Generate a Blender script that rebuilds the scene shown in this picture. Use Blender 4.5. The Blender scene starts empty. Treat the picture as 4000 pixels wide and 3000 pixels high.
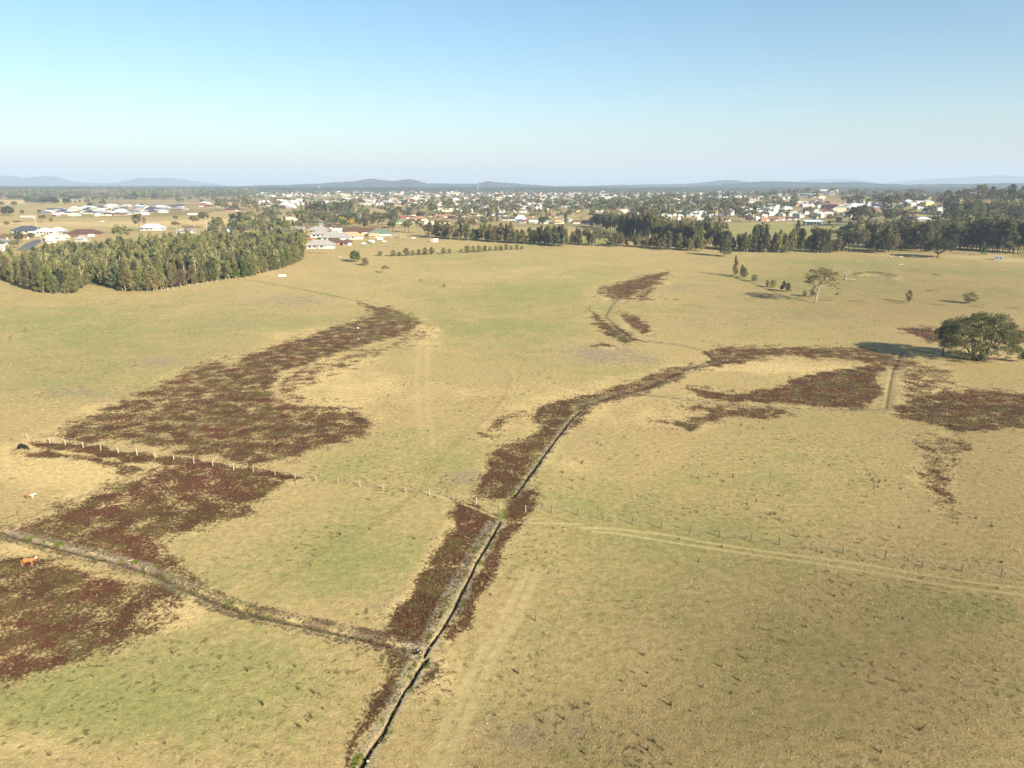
import bpy, math
import numpy as np
from mathutils import Vector, Matrix
sc = bpy.context.scene
COL = sc.collection
R = math.radians
rng = np.random.default_rng(7)

# ------------------------------------------------------------------ camera, sky, sun, exposure
FPX, CAMH, PITCH = 2775.0, 60.0, math.atan(770 / 2775.0)
cam = bpy.data.cameras.new("camera"); camo = bpy.data.objects.new("camera", cam); COL.objects.link(camo)
cam.sensor_width = 36; cam.lens = FPX / 4000 * 36; cam.clip_start = 1; cam.clip_end = 60000
camo.location = (0, 0, CAMH); camo.rotation_euler = (math.pi / 2 - PITCH, 0, 0)
sc.camera = camo

SUN_EL, SUN_AZ = R(24), math.atan2(0.68, -0.73)
SUN = Vector((math.sin(SUN_AZ) * math.cos(SUN_EL), math.cos(SUN_AZ) * math.cos(SUN_EL), math.sin(SUN_EL)))
world = bpy.data.worlds.new("World"); sc.world = world; world.use_nodes = True
wn = world.node_tree.nodes; wl = world.node_tree.links
sky = wn.new("ShaderNodeTexSky"); sky.sky_type = 'NISHITA'; sky.sun_disc = False
sky.sun_elevation = SUN_EL; sky.sun_rotation = SUN_AZ
sky.altitude = 60; sky.air_density = 1.0; sky.dust_density = 1.0; sky.ozone_density = 1.6
hs = wn.new("ShaderNodeHueSaturation"); hs.inputs['Hue'].default_value = 0.492; hs.inputs['Saturation'].default_value = 1.22
wl.new(sky.outputs[0], hs.inputs['Color'])
wl.new(hs.outputs[0], wn["Background"].inputs[0]); wn["Background"].inputs[1].default_value = 0.053
sl = bpy.data.lights.new("sun", 'SUN'); sl.energy = 5.0; sl.angle = R(0.5); sl.color = (1.0, 0.885, 0.68)
so = bpy.data.objects.new("sun", sl); COL.objects.link(so)
so.rotation_euler = (-SUN).to_track_quat('-Z', 'Y').to_euler()
sc.view_settings.view_transform = 'Standard'; sc.view_settings.look = 'None'
sc.view_settings.exposure = 1.65; sc.view_settings.gamma = 1
sc.cycles.max_bounces = 6; sc.cycles.diffuse_bounces = 2; sc.cycles.transparent_max_bounces = 4
sc.cycles.volume_bounces = 0; sc.cycles.use_denoising = True

# ------------------------------------------------------------------ terrain height and pixel -> ground
def sst(a, b, x):
    t = np.clip((x - a) / (b - a), 0, 1); return t * t * (3 - 2 * t)
def height(x, y):
    r = np.hypot(x, y)
    h = 11 * sst(300, 760, r) + 8 * sst(760, 1500, r) + 14 * sst(2200, 5200, r)
    h = h + 24 * np.exp(-(((x - 860) / 240) ** 2 + ((y - 1160) / 300) ** 2))
    h = h + 19 * np.exp(-(((x - 930) / 420) ** 2 + ((y - 2050) / 330) ** 2))
    h = h + 0.18 * np.sin(x * .043 + 1.3) * np.sin(y * .037) * sst(90, 200, r) + 0.35 * np.sin(x * .011 + y * .017) * sst(150, 400, r)
    return h
def P(px, py):
    a, b = (px - 2000) / FPX, -(py - 1500) / FPX
    dx, dy, dz = a, math.cos(PITCH) + b * math.sin(PITCH), -math.sin(PITCH) + b * math.cos(PITCH)
    z = 0.0
    if dz > -0.0008: dz = -0.0008
    for _ in range(14):
        t = (z - CAMH) / dz
        z = z * .4 + .6 * min(float(height(dx * t, dy * t)), CAMH - 3)
    t = (z - CAMH) / dz
    x, y = dx * t, dy * t
    return x, y, float(height(x, y)), t / FPX          # metres per photo pixel
def proj(x, y, z):
    dz = z - CAMH
    c, s = math.cos(PITCH), math.sin(PITCH)
    depth = y * c - dz * s; up = y * s + dz * c
    depth = np.where(depth < 1, 1, depth)
    return 2000 + FPX * x / depth, 1500 - FPX * up / depth
def Zm(ox, oy, s=2.212): return lambda u, v: (ox + u / s, oy + v / s)
FS = 4000 / 2212.0

# ------------------------------------------------------------------ mesh helpers
def mesh_np(name, V, faces, mats, col=None, midx=None, smooth=False, attr='col'):
    """V (n,3); faces (m,k) array or list of such arrays"""
    if not isinstance(faces, list): faces = [faces]
    me = bpy.data.meshes.new(name)
    V = np.asarray(V, dtype=np.float32)
    me.vertices.add(len(V)); me.vertices.foreach_set('co', V.ravel())
    tot = np.concatenate([np.full(len(f), f.shape[1], dtype=np.int32) for f in faces])
    idx = np.concatenate([f.ravel() for f in faces]).astype(np.int32)
    start = np.concatenate([[0], np.cumsum(tot)[:-1]]).astype(np.int32)
    me.loops.add(len(idx)); me.loops.foreach_set('vertex_index', idx)
    me.polygons.add(len(tot)); me.polygons.foreach_set('loop_start', start); me.polygons.foreach_set('loop_total', tot)
    for m in (mats if isinstance(mats, (list, tuple)) else [mats]): me.materials.append(m)
    if midx is not None: me.polygons.foreach_set('material_index', np.asarray(midx, dtype=np.int32))
    me.polygons.foreach_set('use_smooth', np.full(len(tot), smooth))
    if col is not None:
        a = me.color_attributes.new(attr, 'FLOAT_COLOR', 'POINT')
        c = np.ones((len(V), 4), dtype=np.float32); c[:, :col.shape[1]] = col
        a.data.foreach_set('color', c.ravel())
    me.update(calc_edges=True); me.validate()
    return me
def ob(name, me, parent=None, loc=None, rz=None, scale=None):
    o = bpy.data.objects.new(name, me); COL.objects.link(o)
    if parent is not None: o.parent = parent
    if loc is not None: o.location = loc
    if rz is not None: o.rotation_euler = (0, 0, rz)
    if scale is not None: o.scale = scale
    return o
def tag(o, label=None, cat=None, group=None, kind=None):
    if label: o['label'] = label
    if cat: o['category'] = cat
    if group: o['group'] = group
    if kind: o['kind'] = kind
    return o
class MB:
    def __init__(s): s.v = []; s.f = {3: [], 4: []}; s.n = 0
    def add(s, V, Fc):
        V = np.asarray(V, float)
        for f in Fc:
            if len(f) in (3, 4): s.f[len(f)].append([i + s.n for i in f])
            else:
                for k in range(1, len(f) - 1): s.f[3].append([f[0] + s.n, f[k] + s.n, f[k + 1] + s.n])
        s.v.append(V); s.n += len(V); return s
    def box(s, x0, x1, y0, y1, z0, z1):
        return s.add([(x0, y0, z0), (x1, y0, z0), (x1, y1, z0), (x0, y1, z0), (x0, y0, z1), (x1, y0, z1), (x1, y1, z1), (x0, y1, z1)],
              [(0, 3, 2, 1), (4, 5, 6, 7), (0, 1, 5, 4), (1, 2, 6, 5), (2, 3, 7, 6), (3, 0, 4, 7)])
    def tube(s, pts, rad, n=6):
        pts = [Vector(p) for p in pts]; V = []; Fc = []
        for i, p in enumerate(pts):
            d = (pts[min(i + 1, len(pts) - 1)] - pts[max(i - 1, 0)]).normalized()
            a = d.cross(Vector((0.31, 0.95, 0.05))).normalized(); b = d.cross(a)
            for k in range(n):
                t = 2 * math.pi * k / n
                V.append(p + (a * math.cos(t) + b * math.sin(t)) * rad[i])
        for i in range(len(pts) - 1):
            for k in range(n):
                k2 = (k + 1) % n
                Fc.append((i * n + k, i * n + k2, (i + 1) * n + k2, (i + 1) * n + k))
        Fc.append(tuple(range(n))[::-1]); Fc.append(tuple((len(pts) - 1) * n + k for k in range(n)))
        return s.add([tuple(v) for v in V], Fc)
    def arrays(s):
        return np.concatenate(s.v), [np.array(s.f[k]) for k in (3, 4) if s.f[k]]
    def mesh(s, name, mats, smooth=False):
        V, f = s.arrays(); return mesh_np(name, V, f, mats, smooth=smooth)

# ------------------------------------------------------------------ materials
ALB = .80
def mat(name, color, rough=.8, var=.12, scale=1.0, metal=0.0, spec=.2, attr=None, objvar=0.0, trans=0.0, bump=0.0, bscale=8):
    m = bpy.data.materials.new(name); m.use_nodes = True
    nt = m.node_tree; N = nt.nodes; L = nt.links; b = N["Principled BSDF"]
    b.inputs['Roughness'].default_value = rough; b.inputs['Metallic'].default_value = metal
    b.inputs['Specular IOR Level'].default_value = spec
    tc = N.new("ShaderNodeTexCoord"); nz = N.new("ShaderNodeTexNoise"); nz.inputs['Scale'].default_value = scale; nz.inputs['Detail'].default_value = 4
    L.new(tc.outputs['Object'], nz.inputs['Vector'])
    mr = N.new("ShaderNodeMapRange"); mr.inputs[1].default_value = .3; mr.inputs[2].default_value = .7
    mr.inputs[3].default_value = 1 - var; mr.inputs[4].default_value = 1 + var
    L.new(nz.outputs['Fac'], mr.inputs[0])
    mx = N.new("ShaderNodeVectorMath"); mx.operation = 'SCALE'
    cur = N.new("ShaderNodeRGB"); cur.outputs[0].default_value = (*[c * ALB for c in color], 1); out = cur.outputs[0]
    if attr:
        at = N.new("ShaderNodeAttribute"); at.attribute_name = attr
        mm = N.new("ShaderNodeMix"); mm.data_type = 'RGBA'; mm.blend_type = 'MULTIPLY'; mm.inputs[0].default_value = 1
        L.new(out, mm.inputs[6]); L.new(at.outputs['Color'], mm.inputs[7]); out = mm.outputs[2]
    if objvar:
        oi = N.new("ShaderNodeObjectInfo"); h = N.new("ShaderNodeHueSaturation")
        a = N.new("ShaderNodeMapRange"); a.inputs[3].default_value = .5 - objvar * .09; a.inputs[4].default_value = .5 + objvar * .05
        c = N.new("ShaderNodeMapRange"); c.inputs[3].default_value = 1 - objvar * .45; c.inputs[4].default_value = 1 + objvar * .45
        w = N.new("ShaderNodeMath"); w.operation = 'FRACT'; w2 = N.new("ShaderNodeMath"); w2.operation = 'MULTIPLY'; w2.inputs[1].default_value = 7.31
        L.new(oi.outputs['Random'], a.inputs[0]); L.new(oi.outputs['Random'], w2.inputs[0]); L.new(w2.outputs[0], w.inputs[0]); L.new(w.outputs[0], c.inputs[0])
        L.new(a.outputs[0], h.inputs['Hue']); L.new(c.outputs[0], h.inputs['Value']); L.new(out, h.inputs['Color']); out = h.outputs[0]
    L.new(out, mx.inputs[0]); L.new(mr.outputs[0], mx.inputs['Scale']); L.new(mx.outputs[0], b.inputs['Base Color'])
    if bump:
        n2 = N.new("ShaderNodeTexNoise"); n2.inputs['Scale'].default_value = bscale; bp = N.new("ShaderNodeBump"); bp.inputs['Strength'].default_value = bump
        L.new(tc.outputs['Object'], n2.inputs['Vector']); L.new(n2.outputs['Fac'], bp.inputs['Height']); L.new(bp.outputs[0], b.inputs['Normal'])
    if trans:
        tr = N.new("ShaderNodeBsdfTranslucent"); ms = N.new("ShaderNodeMixShader"); ms.inputs[0].default_value = trans
        L.new(mx.outputs[0], tr.inputs['Color']); L.new(b.outputs[0], ms.inputs[1]); L.new(tr.outputs[0], ms.inputs[2])
        L.new(ms.outputs[0], N["Material Output"].inputs['Surface'])
    return m
M = {}
LEAFC = {}
def leafmat(n, c): LEAFC[n] = c; M[n] = mat(n, c, rough=.75, var=.2, scale=.5, attr='col', objvar=.5, trans=.28)
leafmat('leaf_casuarina', (.172, .172, .066)); leafmat('leaf_gum', (.130, .128, .062)); leafmat('leaf_dark', (.064, .076, .038))
leafmat('leaf_fresh', (.085, .125, .030)); leafmat('leaf_wattle', (.55, .46, .02)); leafmat('leaf_big', (.150, .148, .058))
leafmat('leaf_bare', (.20, .155, .12)); leafmat('leaf_olive', (.198, .184, .076))
M['bark_pale'] = mat('bark_pale', (.36, .31, .25), var=.3, scale=2); M['bark_dark'] = mat('bark_dark', (.10, .08, .06), var=.3, scale=2)
M['bark_white'] = mat('bark_white', (.55, .48, .38), var=.25, scale=1.2)

def ground_material():
    m = bpy.data.materials.new('paddock_grass'); m.use_nodes = True
    nt = m.node_tree; N = nt.nodes; L = nt.links; b = N["Principled BSDF"]
    b.inputs['Roughness'].default_value = .95; b.inputs['Specular IOR Level'].default_value = .05
    geo = N.new("ShaderNodeNewGeometry")
    def noise(s, d=4, r=.55, dist=0, w=None):
        n = N.new("ShaderNodeTexNoise"); n.inputs['Scale'].default_value = s; n.inputs['Detail'].default_value = d
        n.inputs['Roughness'].default_value = r; n.inputs['Distortion'].default_value = dist
        if w is not None:
            mp = N.new("ShaderNodeMapping"); mp.inputs['Location'].default_value = w; L.new(geo.outputs['Position'], mp.inputs['Vector']); L.new(mp.outputs[0], n.inputs['Vector'])
        else: L.new(geo.outputs['Position'], n.inputs['Vector'])
        return n.outputs['Fac']
    def mr(x, a, b_, c=0, d=1, smooth=False):
        n = N.new("ShaderNodeMapRange"); n.interpolation_type = 'SMOOTHSTEP' if smooth else 'LINEAR'
        for i, v in zip((1, 2, 3, 4), (a, b_, c, d)):
            if isinstance(v, (int, float)): n.inputs[i].default_value = v
            else: L.new(v, n.inputs[i])
        L.new(x, n.inputs[0]); return n.outputs[0]
    def ma(op, a, b_=None, clamp=False):
        n = N.new("ShaderNodeMath"); n.operation = op; n.use_clamp = clamp
        for i, v in enumerate((a, b_)):
            if v is None: continue
            if isinstance(v, (int, float)): n.inputs[i].default_value = v
            else: L.new(v, n.inputs[i])
        return n.outputs[0]
    def mix(f, a, b_, mode='MIX'):
        n = N.new("ShaderNodeMix"); n.data_type = 'RGBA'; n.blend_type = mode
        if isinstance(f, (int, float)): n.inputs[0].default_value = f
        else: L.new(f, n.inputs[0])
        for i, v in ((6, a), (7, b_)):
            if isinstance(v, tuple): n.inputs[i].default_value = (*v, 1)
            else: L.new(v, n.inputs[i])
        return n.outputs[2]
    A1 = N.new("ShaderNodeAttribute"); A1.attribute_name = 'cover'; s1 = N.new("ShaderNodeSeparateColor"); L.new(A1.outputs['Color'], s1.inputs[0])
    A2 = N.new("ShaderNodeAttribute"); A2.attribute_name = 'wear_and_shade'; s2 = N.new("ShaderNodeSeparateColor"); L.new(A2.outputs['Color'], s2.inputs[0])
    weed, green, grey, straw = s1.outputs[0], s1.outputs[1], s1.outputs[2], A1.outputs['Alpha']
    path, mud_and_shade, bank, forest = s2.outputs[0], s2.outputs[1], s2.outputs[2], A2.outputs['Alpha']
    nl = noise(.012, 5, .6); nm = noise(.09, 5, .6); nf = noise(.8, 5, .65); nff = noise(3.5, 3, .7)
    # base: dry tan grass, with greener, greyer and strawier areas broken up by noise
    g = ma('ADD', ma('MULTIPLY', green, 1.0), mr(nl, .38, .66, -.08, .42))
    g = mr(ma('ADD', ma('ADD', g, mr(nm, .3, .7, -.30, .30)), mr(noise(.4, 5, .7, 0, (17, 2, 0)), .3, .7, -.30, .30)), .0, 1.0, smooth=True)
    col = mix(g, (.392, .302, .142), (.262, .256, .096))
    gy = mr(ma('ADD', grey, mr(noise(.3, 5, .7, 0, (7, 22, 0)), .3, .7, -.35, .35)), .15, .9, smooth=True)
    col = mix(gy, col, (.275, .225, .148))
    st = mr(ma('ADD', straw, mr(nm, .3, .7, -.3, .3)), .15, .9, smooth=True)
    col = mix(st, col, (.52, .395, .190))
    # fine grain of the sward
    col = mix(1.0, col, mix(mr(nf, .3, .7), (.76, .76, .72), (1.22, 1.22, 1.25)), 'MULTIPLY')
    col = mix(1.0, col, mix(mr(nff, .3, .7), (.80, .80, .77), (1.20, 1.20, 1.22)), 'MULTIPLY')
    # small dark tufts lying in the grass
    vt = noise(1.1, 3, .5, 0, (31, 7, 3)); pm = noise(.05, 3, .5, 0, (5, 50, 3))
    dk = ma('MULTIPLY', mr(vt, .58, .66, smooth=True), mr(pm, .42, .62, smooth=True))
    col = mix(ma('MULTIPLY', dk, .75), col, (.10, .082, .038))
    # red-brown swamp weed
    n1 = noise(1.7, 6, .72, 0, (11, 3, 0)); n2 = noise(.22, 5, .6, 0, (2, 70, 0))
    nn = ma('ADD', ma('MULTIPLY', mr(n1, .28, .72), .52), ma('MULTIPLY', mr(n2, .28, .72), .48))
    nn = mr(nn, .14, .86); th = mr(weed, 0, 1, .92, .13)
    wf = mr(nn, ma('SUBTRACT', th, .08), ma('ADD', th, .20), smooth=True)
    wf = ma('MULTIPLY', wf, mr(weed, .02, .12))
    wc = mix(mr(noise(.07, 4, .6, 0, (90, 3, 2)), .35, .65, smooth=True), (.122, .050, .031), (.082, .050, .026))
    wc = mix(mr(noise(.22, 5, .65, 0, (9, 33, 2)), .46, .62, smooth=True), wc, (.125, .102, .040))
    wc = mix(1.0, wc, mix(mr(nff, .3, .7), (.52, .52, .52), (1.4, 1.36, 1.3)), 'MULTIPLY')
    gw = ma('MULTIPLY', mr(ma('ADD', green, ma('MULTIPLY', nf, .4)), .50, .85, smooth=True), .8)
    wc = mix(gw, wc, (.150, .150, .045))
    col = mix(wf, col, wc)
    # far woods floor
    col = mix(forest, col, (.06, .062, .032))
    # tracks, banks, mud
    pf = ma('MULTIPLY', path, mr(nf, .2, .6, .55, 1))
    col = mix(pf, col, (.50, .41, .20))
    bf = ma('MULTIPLY', bank, mr(n1, .36, .56, smooth=True))
    col = mix(bf, col, mix(mr(nff, .4, .6), (.22, .185, .125), (.40, .345, .26)))
    gb = ma('MULTIPLY', mr(bank, .1, .6), mr(noise(.6, 3, .5, 0, (44, 4, 1)), .54, .62, smooth=True))
    col = mix(gb, col, (.13, .15, .03))
    col = mix(mud_and_shade, col, (.040, .030, .014))  # same mask also carries the painted right-side vignette
    col = mix(1.0, col, (.85, .85, .85), 'MULTIPLY')
    L.new(col, b.inputs['Base Color'])
    hsum = ma('ADD', ma('MULTIPLY', nf, .5), ma('MULTIPLY', nff, .22))
    hsum = ma('ADD', hsum, ma('MULTIPLY', wf, .35))
    bp = N.new("ShaderNodeBump"); bp.inputs['Strength'].default_value = .55; bp.inputs['Distance'].default_value = .5
    L.new(hsum, bp.inputs['Height']); L.new(bp.outputs[0], b.inputs['Normal'])
    return m
M['ground'] = ground_material()

# ------------------------------------------------------------------ ground sheet
def vnoise(a, b):
    """cheap multi-octave value noise on arrays"""
    def vn(x, y, seed):
        xi, yi = np.floor(x).astype(np.int64), np.floor(y).astype(np.int64); xf, yf = x - xi, y - yi
        xf, yf = xf * xf * (3 - 2 * xf), yf * yf * (3 - 2 * yf)
        def hsh(i, j): 
            n = (i * 374761393 + j * 668265263 + seed * 97531) & 0x7fffffff; n = ((n ^ (n >> 13)) * 1274126177) & 0x7fffffff; return (n & 0xffff) / 65535.
        return (hsh(xi, yi) * (1 - xf) + hsh(xi + 1, yi) * xf) * (1 - yf) + (hsh(xi, yi + 1) * (1 - xf) + hsh(xi + 1, yi + 1) * xf) * yf
    return sum(vn(a * 2 ** k, b * 2 ** k, k) / 2 ** k for k in range(4)) / 1.875
def build_ground():
    az = np.concatenate([np.radians(np.linspace(-180, -46, 40)), np.radians(np.linspace(-44, 44, 1250)), np.radians(np.linspace(46, 180, 40))[:-1]])
    py = np.arange(3200, 741, -3.2)
    th = PITCH + np.arctan((py - 1500) / FPX)
    rr = CAMH / np.tan(th); rr = rr[rr < 16500]
    rr = np.concatenate([[0.01, 8, 16, 24, 32, 40, 46, 51], rr[rr > 53], [18000, 20000]])
    # keep the far rows from being farther apart than 3 %
    ext = [rr[0]]
    for a in rr[1:]:
        while a > ext[-1] * 1.03 and ext[-1] > 300: ext.append(ext[-1] * 1.025)
        if a > ext[-1]: ext.append(a)
    rr = np.array(ext)
    na, nr = len(az), len(rr)
    AZ, RR = np.meshgrid(az, rr)
    X = RR * np.sin(AZ); Y = RR * np.cos(AZ); Z = height(X, Y)
    PX, PY = proj(X, Y, Z)
    front = (Y > 20)
    w1, w2 = vnoise(X / 16, Y / 16) - .5, vnoise(X / 16 + 40, Y / 16 + 9) - .5; w3, w4 = vnoise(X / 3.5, Y / 3.5) - .5, vnoise(X / 3.5 + 7, Y / 3.5 + 70) - .5
    # ragged edges: shift the outline lookup by a few tens of centimetres near, a few metres far
    q_ = np.clip(RR / 250, .5, 1.2)
    PXw, PYw = proj(X + (3.2 * w1 + 1.6 * w3) * q_ * 1.6, Y + (4.5 * w2 + 2.4 * w4) * q_ * 1.8, Z)
    U, V = PXw / FS, PYw / FS
    shp = X.shape
    def poly(pts, dens, feather, tgt, off=0):
        pts = np.array(pts, float); F_ = feather + off
        m = front & (U > pts[:, 0].min() - F_ - 2) & (U < pts[:, 0].max() + F_ + 2) & (V > pts[:, 1].min() - F_ - 2) & (V < pts[:, 1].max() + F_ + 2)
        u, v = U[m], V[m]
        if len(u) == 0: return
        inside = np.zeros(len(u), bool); d2 = np.full(len(u), 1e9)
        for i in range(len(pts)):
            x0, y0 = pts[i]; x1, y1 = pts[(i + 1) % len(pts)]
            c = ((y0 > v) != (y1 > v)) & (u < (x1 - x0) * (v - y0) / ((y1 - y0) or 1e-9) + x0); inside ^= c
            ex, ey = x1 - x0, y1 - y0; l = ex * ex + ey * ey
            t = np.clip(((u - x0) * ex + (v - y0) * ey) / (l or 1), 0, 1)
            d2 = np.minimum(d2, (u - x0 - t * ex) ** 2 + ((v - y0 - t * ey) * 1.8) ** 2)
        sd = np.sqrt(d2) * np.where(inside, 1, -1)
        tgt[m] = np.maximum(tgt[m], dens * sst(-feather, feather, sd + off))
    def ell(cx, cy, rx, ry, a, tgt):
        q = ((U - cx) / rx) ** 2 + ((V - cy) / ry) ** 2
        tgt += np.where(front & (q < 9), a * np.exp(-q), 0)
    def line(pts, tgt, hw, soft, amp, world=False, prof=None):
        W = [P(u * FS, v * FS)[:2] for u, v in pts] if not world else pts
        W = np.array(W); d2 = np.full(shp, 1e12)
        mx = hw + soft + 1
        for i in range(len(W) - 1):
            x0, y0 = W[i]; x1, y1 = W[i + 1]
            m = (X > min(x0, x1) - mx) & (X < max(x0, x1) + mx) & (Y > min(y0, y1) - mx) & (Y < max(y0, y1) + mx)
            ex, ey = x1 - x0, y1 - y0; l = ex * ex + ey * ey + 1e-9
            t = np.clip(((X[m] - x0) * ex + (Y[m] - y0) * ey) / l, 0, 1)
            d2[m] = np.minimum(d2[m], (X[m] - x0 - t * ex) ** 2 + (Y[m] - y0 - t * ey) ** 2)
        d = np.sqrt(d2)
        tgt[...] = np.maximum(tgt, amp * (1 - sst(hw, hw + soft, d)))
        return d
    weed, green, grey, straw = (np.zeros(shp) for _ in range(4))
    path, mud_and_shade, bank, forest = (np.zeros(shp) for _ in range(4))
    # red weed patches
    W = [
     (.82, 7, [(775,652),(840,662),(900,684),(912,697),(880,722),(800,742),(720,765),(660,790),(610,800),(590,830),(560,850),(500,850),(470,835),(480,800),(520,775),(580,750),(650,727),(720,705),(775,690),(800,676),(790,665)]),
     (.74, 10, [(480,775),(400,800),(300,850),(210,890),(110,943),(200,955),(300,960),(360,975),(420,960),(480,920),(520,880),(530,830)]),
     (.85, 12, [(470,825),(590,820),(600,860),(640,880),(560,890),(520,930),(500,1000),(430,985),(360,980),(420,940),(440,880)]),
     (.78, 12, [(540,880),(600,870),(680,880),(760,885),(815,905),(800,930),(760,950),(700,965),(640,985),(560,1005),(480,1000),(450,975),(500,920)]),
     (.56, 12, [(600,810),(700,775),(780,755),(850,735),(915,705),(932,705),(915,735),(860,750),(760,790),(690,815),(640,850),(680,870),(740,870),(620,875),(590,850)]),
     (1.0, 4, [(78,951),(190,955),(330,985),(430,995),(540,1012),(660,1035),(640,1042),(540,1030),(430,1012),(330,1002),(230,988),(160,970),(90,964)]),
     (.8, 6, [(50,972),(110,968),(200,985),(270,1000),(300,1020),(270,1038),(240,1028),(250,1010),(180,992),(70,982)]),
     (.83, 12, [(310,1020),(400,1000),(520,1020),(620,1040),(585,1065),(570,1090),(530,1110),(480,1120),(440,1140),(370,1155),(350,1175),(380,1210),(370,1250),(300,1230),(230,1215),(130,1180),(60,1160),(10,1150),(60,1130),(130,1100),(220,1060),(270,1040)]),
     (.62, 12, [(0,1150),(90,1110),(230,1050),(330,1012),(300,1035),(200,1090),(80,1150)]),
     (.80, 22, [(-60,1195),(80,1200),(180,1225),(280,1245),(370,1250),(400,1285),(350,1310),(300,1340),(280,1390),(240,1420),(150,1440),(60,1455),(20,1475),(-60,1470)]),
     (.52, 12, [(300,1240),(420,1290),(390,1350),(340,1370),(290,1400),(280,1330)]),
     (.72, 12, [(340,1170),(380,1210),(420,1240),(470,1290),(540,1320),(520,1330),(450,1310),(380,1270),(330,1230)]),
     (.84, 6, [(1155,878),(1230,860),(1300,840),(1380,815),(1450,795),(1510,788),(1450,826),(1380,850),(1320,865),(1285,885),(1250,915),(1205,955),(1170,1000),(1140,1040),(1120,1065),(1100,1078),(1015,1078),(1030,1040),(1050,1010),(1045,990),(1080,960),(1130,945),(1165,925),(1150,905)]),
     (.5, 8, [(1040,930),(1080,890),(1150,885),(1160,900),(1110,905),(1070,945)]),
     (.96, 7, [(985,1078),(1060,1108),(1078,1122),(1050,1165),(1012,1230),(962,1320),(922,1380),(900,1395),(850,1392),(838,1340),(850,1310),(890,1280),(915,1230),(950,1180),(985,1140),(980,1110)]),
     (.86, 6, [(1085,1080),(1110,1060),(1150,1050),(1162,1090),(1155,1105),(1130,1118),(1100,1170),(1070,1240),(1045,1290),(1015,1350),(975,1385),(955,1375),(1000,1290),(1050,1200),(1080,1130)]),
     (.78, 9, [(820,1400),(870,1400),(895,1420),(880,1450),(850,1500),(820,1560),(790,1600),(765,1640),(755,1680),(735,1680),(740,1640),(775,1590),(810,1510),(830,1450)]),
     (.55, 9, [(930,1430),(955,1420),(945,1460),(905,1515),(895,1490)]),
     (.97, 4, [(1305,620),(1370,603),(1430,588),(1450,586),(1425,610),(1370,635),(1330,648),(1305,640)]),
     (.56, 4, [(1280,630),(1300,618),(1450,600),(1400,640),(1455,648),(1330,652),(1290,642)]),
     (.9, 4, [(1275,665),(1300,690),(1340,715),(1385,738),(1350,741),(1310,725),(1285,705)]),
     (.85, 4, [(1335,672),(1370,680),(1400,700),(1410,722),(1380,720),(1350,700)]),
     (.85, 3, [(1280,743),(1318,742),(1322,749),(1285,750)]),
     (.86, 5, [(1525,762),(1560,750),(1700,750),(1850,750),(1940,768),(1990,785),(1940,797),(1880,783),(1800,772),(1700,765),(1620,778),(1560,792),(1500,802),(1540,778)]),
     (.97, 5, [(1475,838),(1530,843),(1560,853),(1620,848),(1680,833),(1740,813),(1800,798),(1870,783),(1908,788),(1902,830),(1890,868),(1860,880),(1800,880),(1720,872),(1640,870),(1560,870),(1500,857)]),
     (.78, 6, [(1405,905),(1450,910),(1530,895),(1460,878),(1560,875),(1700,885),(1730,895),(1650,905),(1560,907),(1500,927),(1470,922)]),
     (.86, 7, [(1925,890),(1960,862),(2000,850),(2060,842),(2130,846),(2280,850),(2280,915),(2150,930),(2080,937),(2020,925),(1960,907)]),
     (.58, 8, [(1948,775),(2040,790),(2070,830),(2000,858),(1945,875)]),
     (.52, 9, [(1965,950),(2080,935),(2105,960),(2070,1000),(2062,1040),(2055,1105),(2020,1090),(1990,1050),(1955,1010),(2000,990)]),
     (.95, 4, [(1950,713),(2020,708),(2060,742),(2010,742),(1975,725)]), (.9, 4, [(2170,712),(2280,710),(2280,745),(2170,742)]),
     (.6, 4, [(1028,928),(1060,935),(1066,948),(1040,946)]), (.55, 4, [(860,1350),(900,1390),(850,1420),(800,1400),(830,1370)])]
    for d, f, p in W: poly(p, d ** .75 * .90, f * 1.9 + 3, weed, off=2); poly(p, .50 * d ** .5, 9 + f * 1.6, weed, off=8 + f * 1.2); poly(p, .42, 26, straw, off=22)
    for e in [(140,700,230,50,.45),(90,810,200,60,.35),(1090,650,190,90,.55),(1300,640,120,50,.3),(620,1190,330,90,.42),(900,1000,300,120,.22),(1250,720,400,150,.2),(300,700,500,150,.2),(1600,1100,500,150,.22),(250,1540,480,110,.75),(520,1420,260,80,.4),(760,1240,180,90,.4),
              (1500,1190,280,60,.45),(1460,1090,220,60,.3),(1680,1010,220,50,.3),(1350,1300,150,60,.35),(2110,1310,170,60,.55),(1900,590,330,36,.55),(760,1020,110,50,.4),(1180,960,90,40,.2),(1700,1450,350,120,.3),(430,1270,60,30,.3)]: ell(*e, green)
    ell(700, 700, 220, 40, .35, green)
    gstreak = green.copy() * 0
    for p in [[(548,800),(570,800),(545,870),(520,930),(460,985),(430,990),(480,950),(510,900),(530,840)]]: poly(p, .46, 14, gstreak)
    for e in [(600,650,130,20,.6),(480,700,120,22,.45),(330,780,120,20,.5),(150,850,120,22,.5),(1300,765,110,28,.6),(1000,1030,55,25,.7),(1470,625,120,22,.35),(1720,680,220,18,.4),(1450,700,100,14,.4),
              (850,1290,90,50,.35),(1190,1580,170,60,.5),(1280,960,60,30,.35),(1050,800,60,20,.2),(2100,1500,200,80,.3),(1150,1130,60,20,.3),(1400,780,60,16,.3)]: ell(*e, grey)
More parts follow.
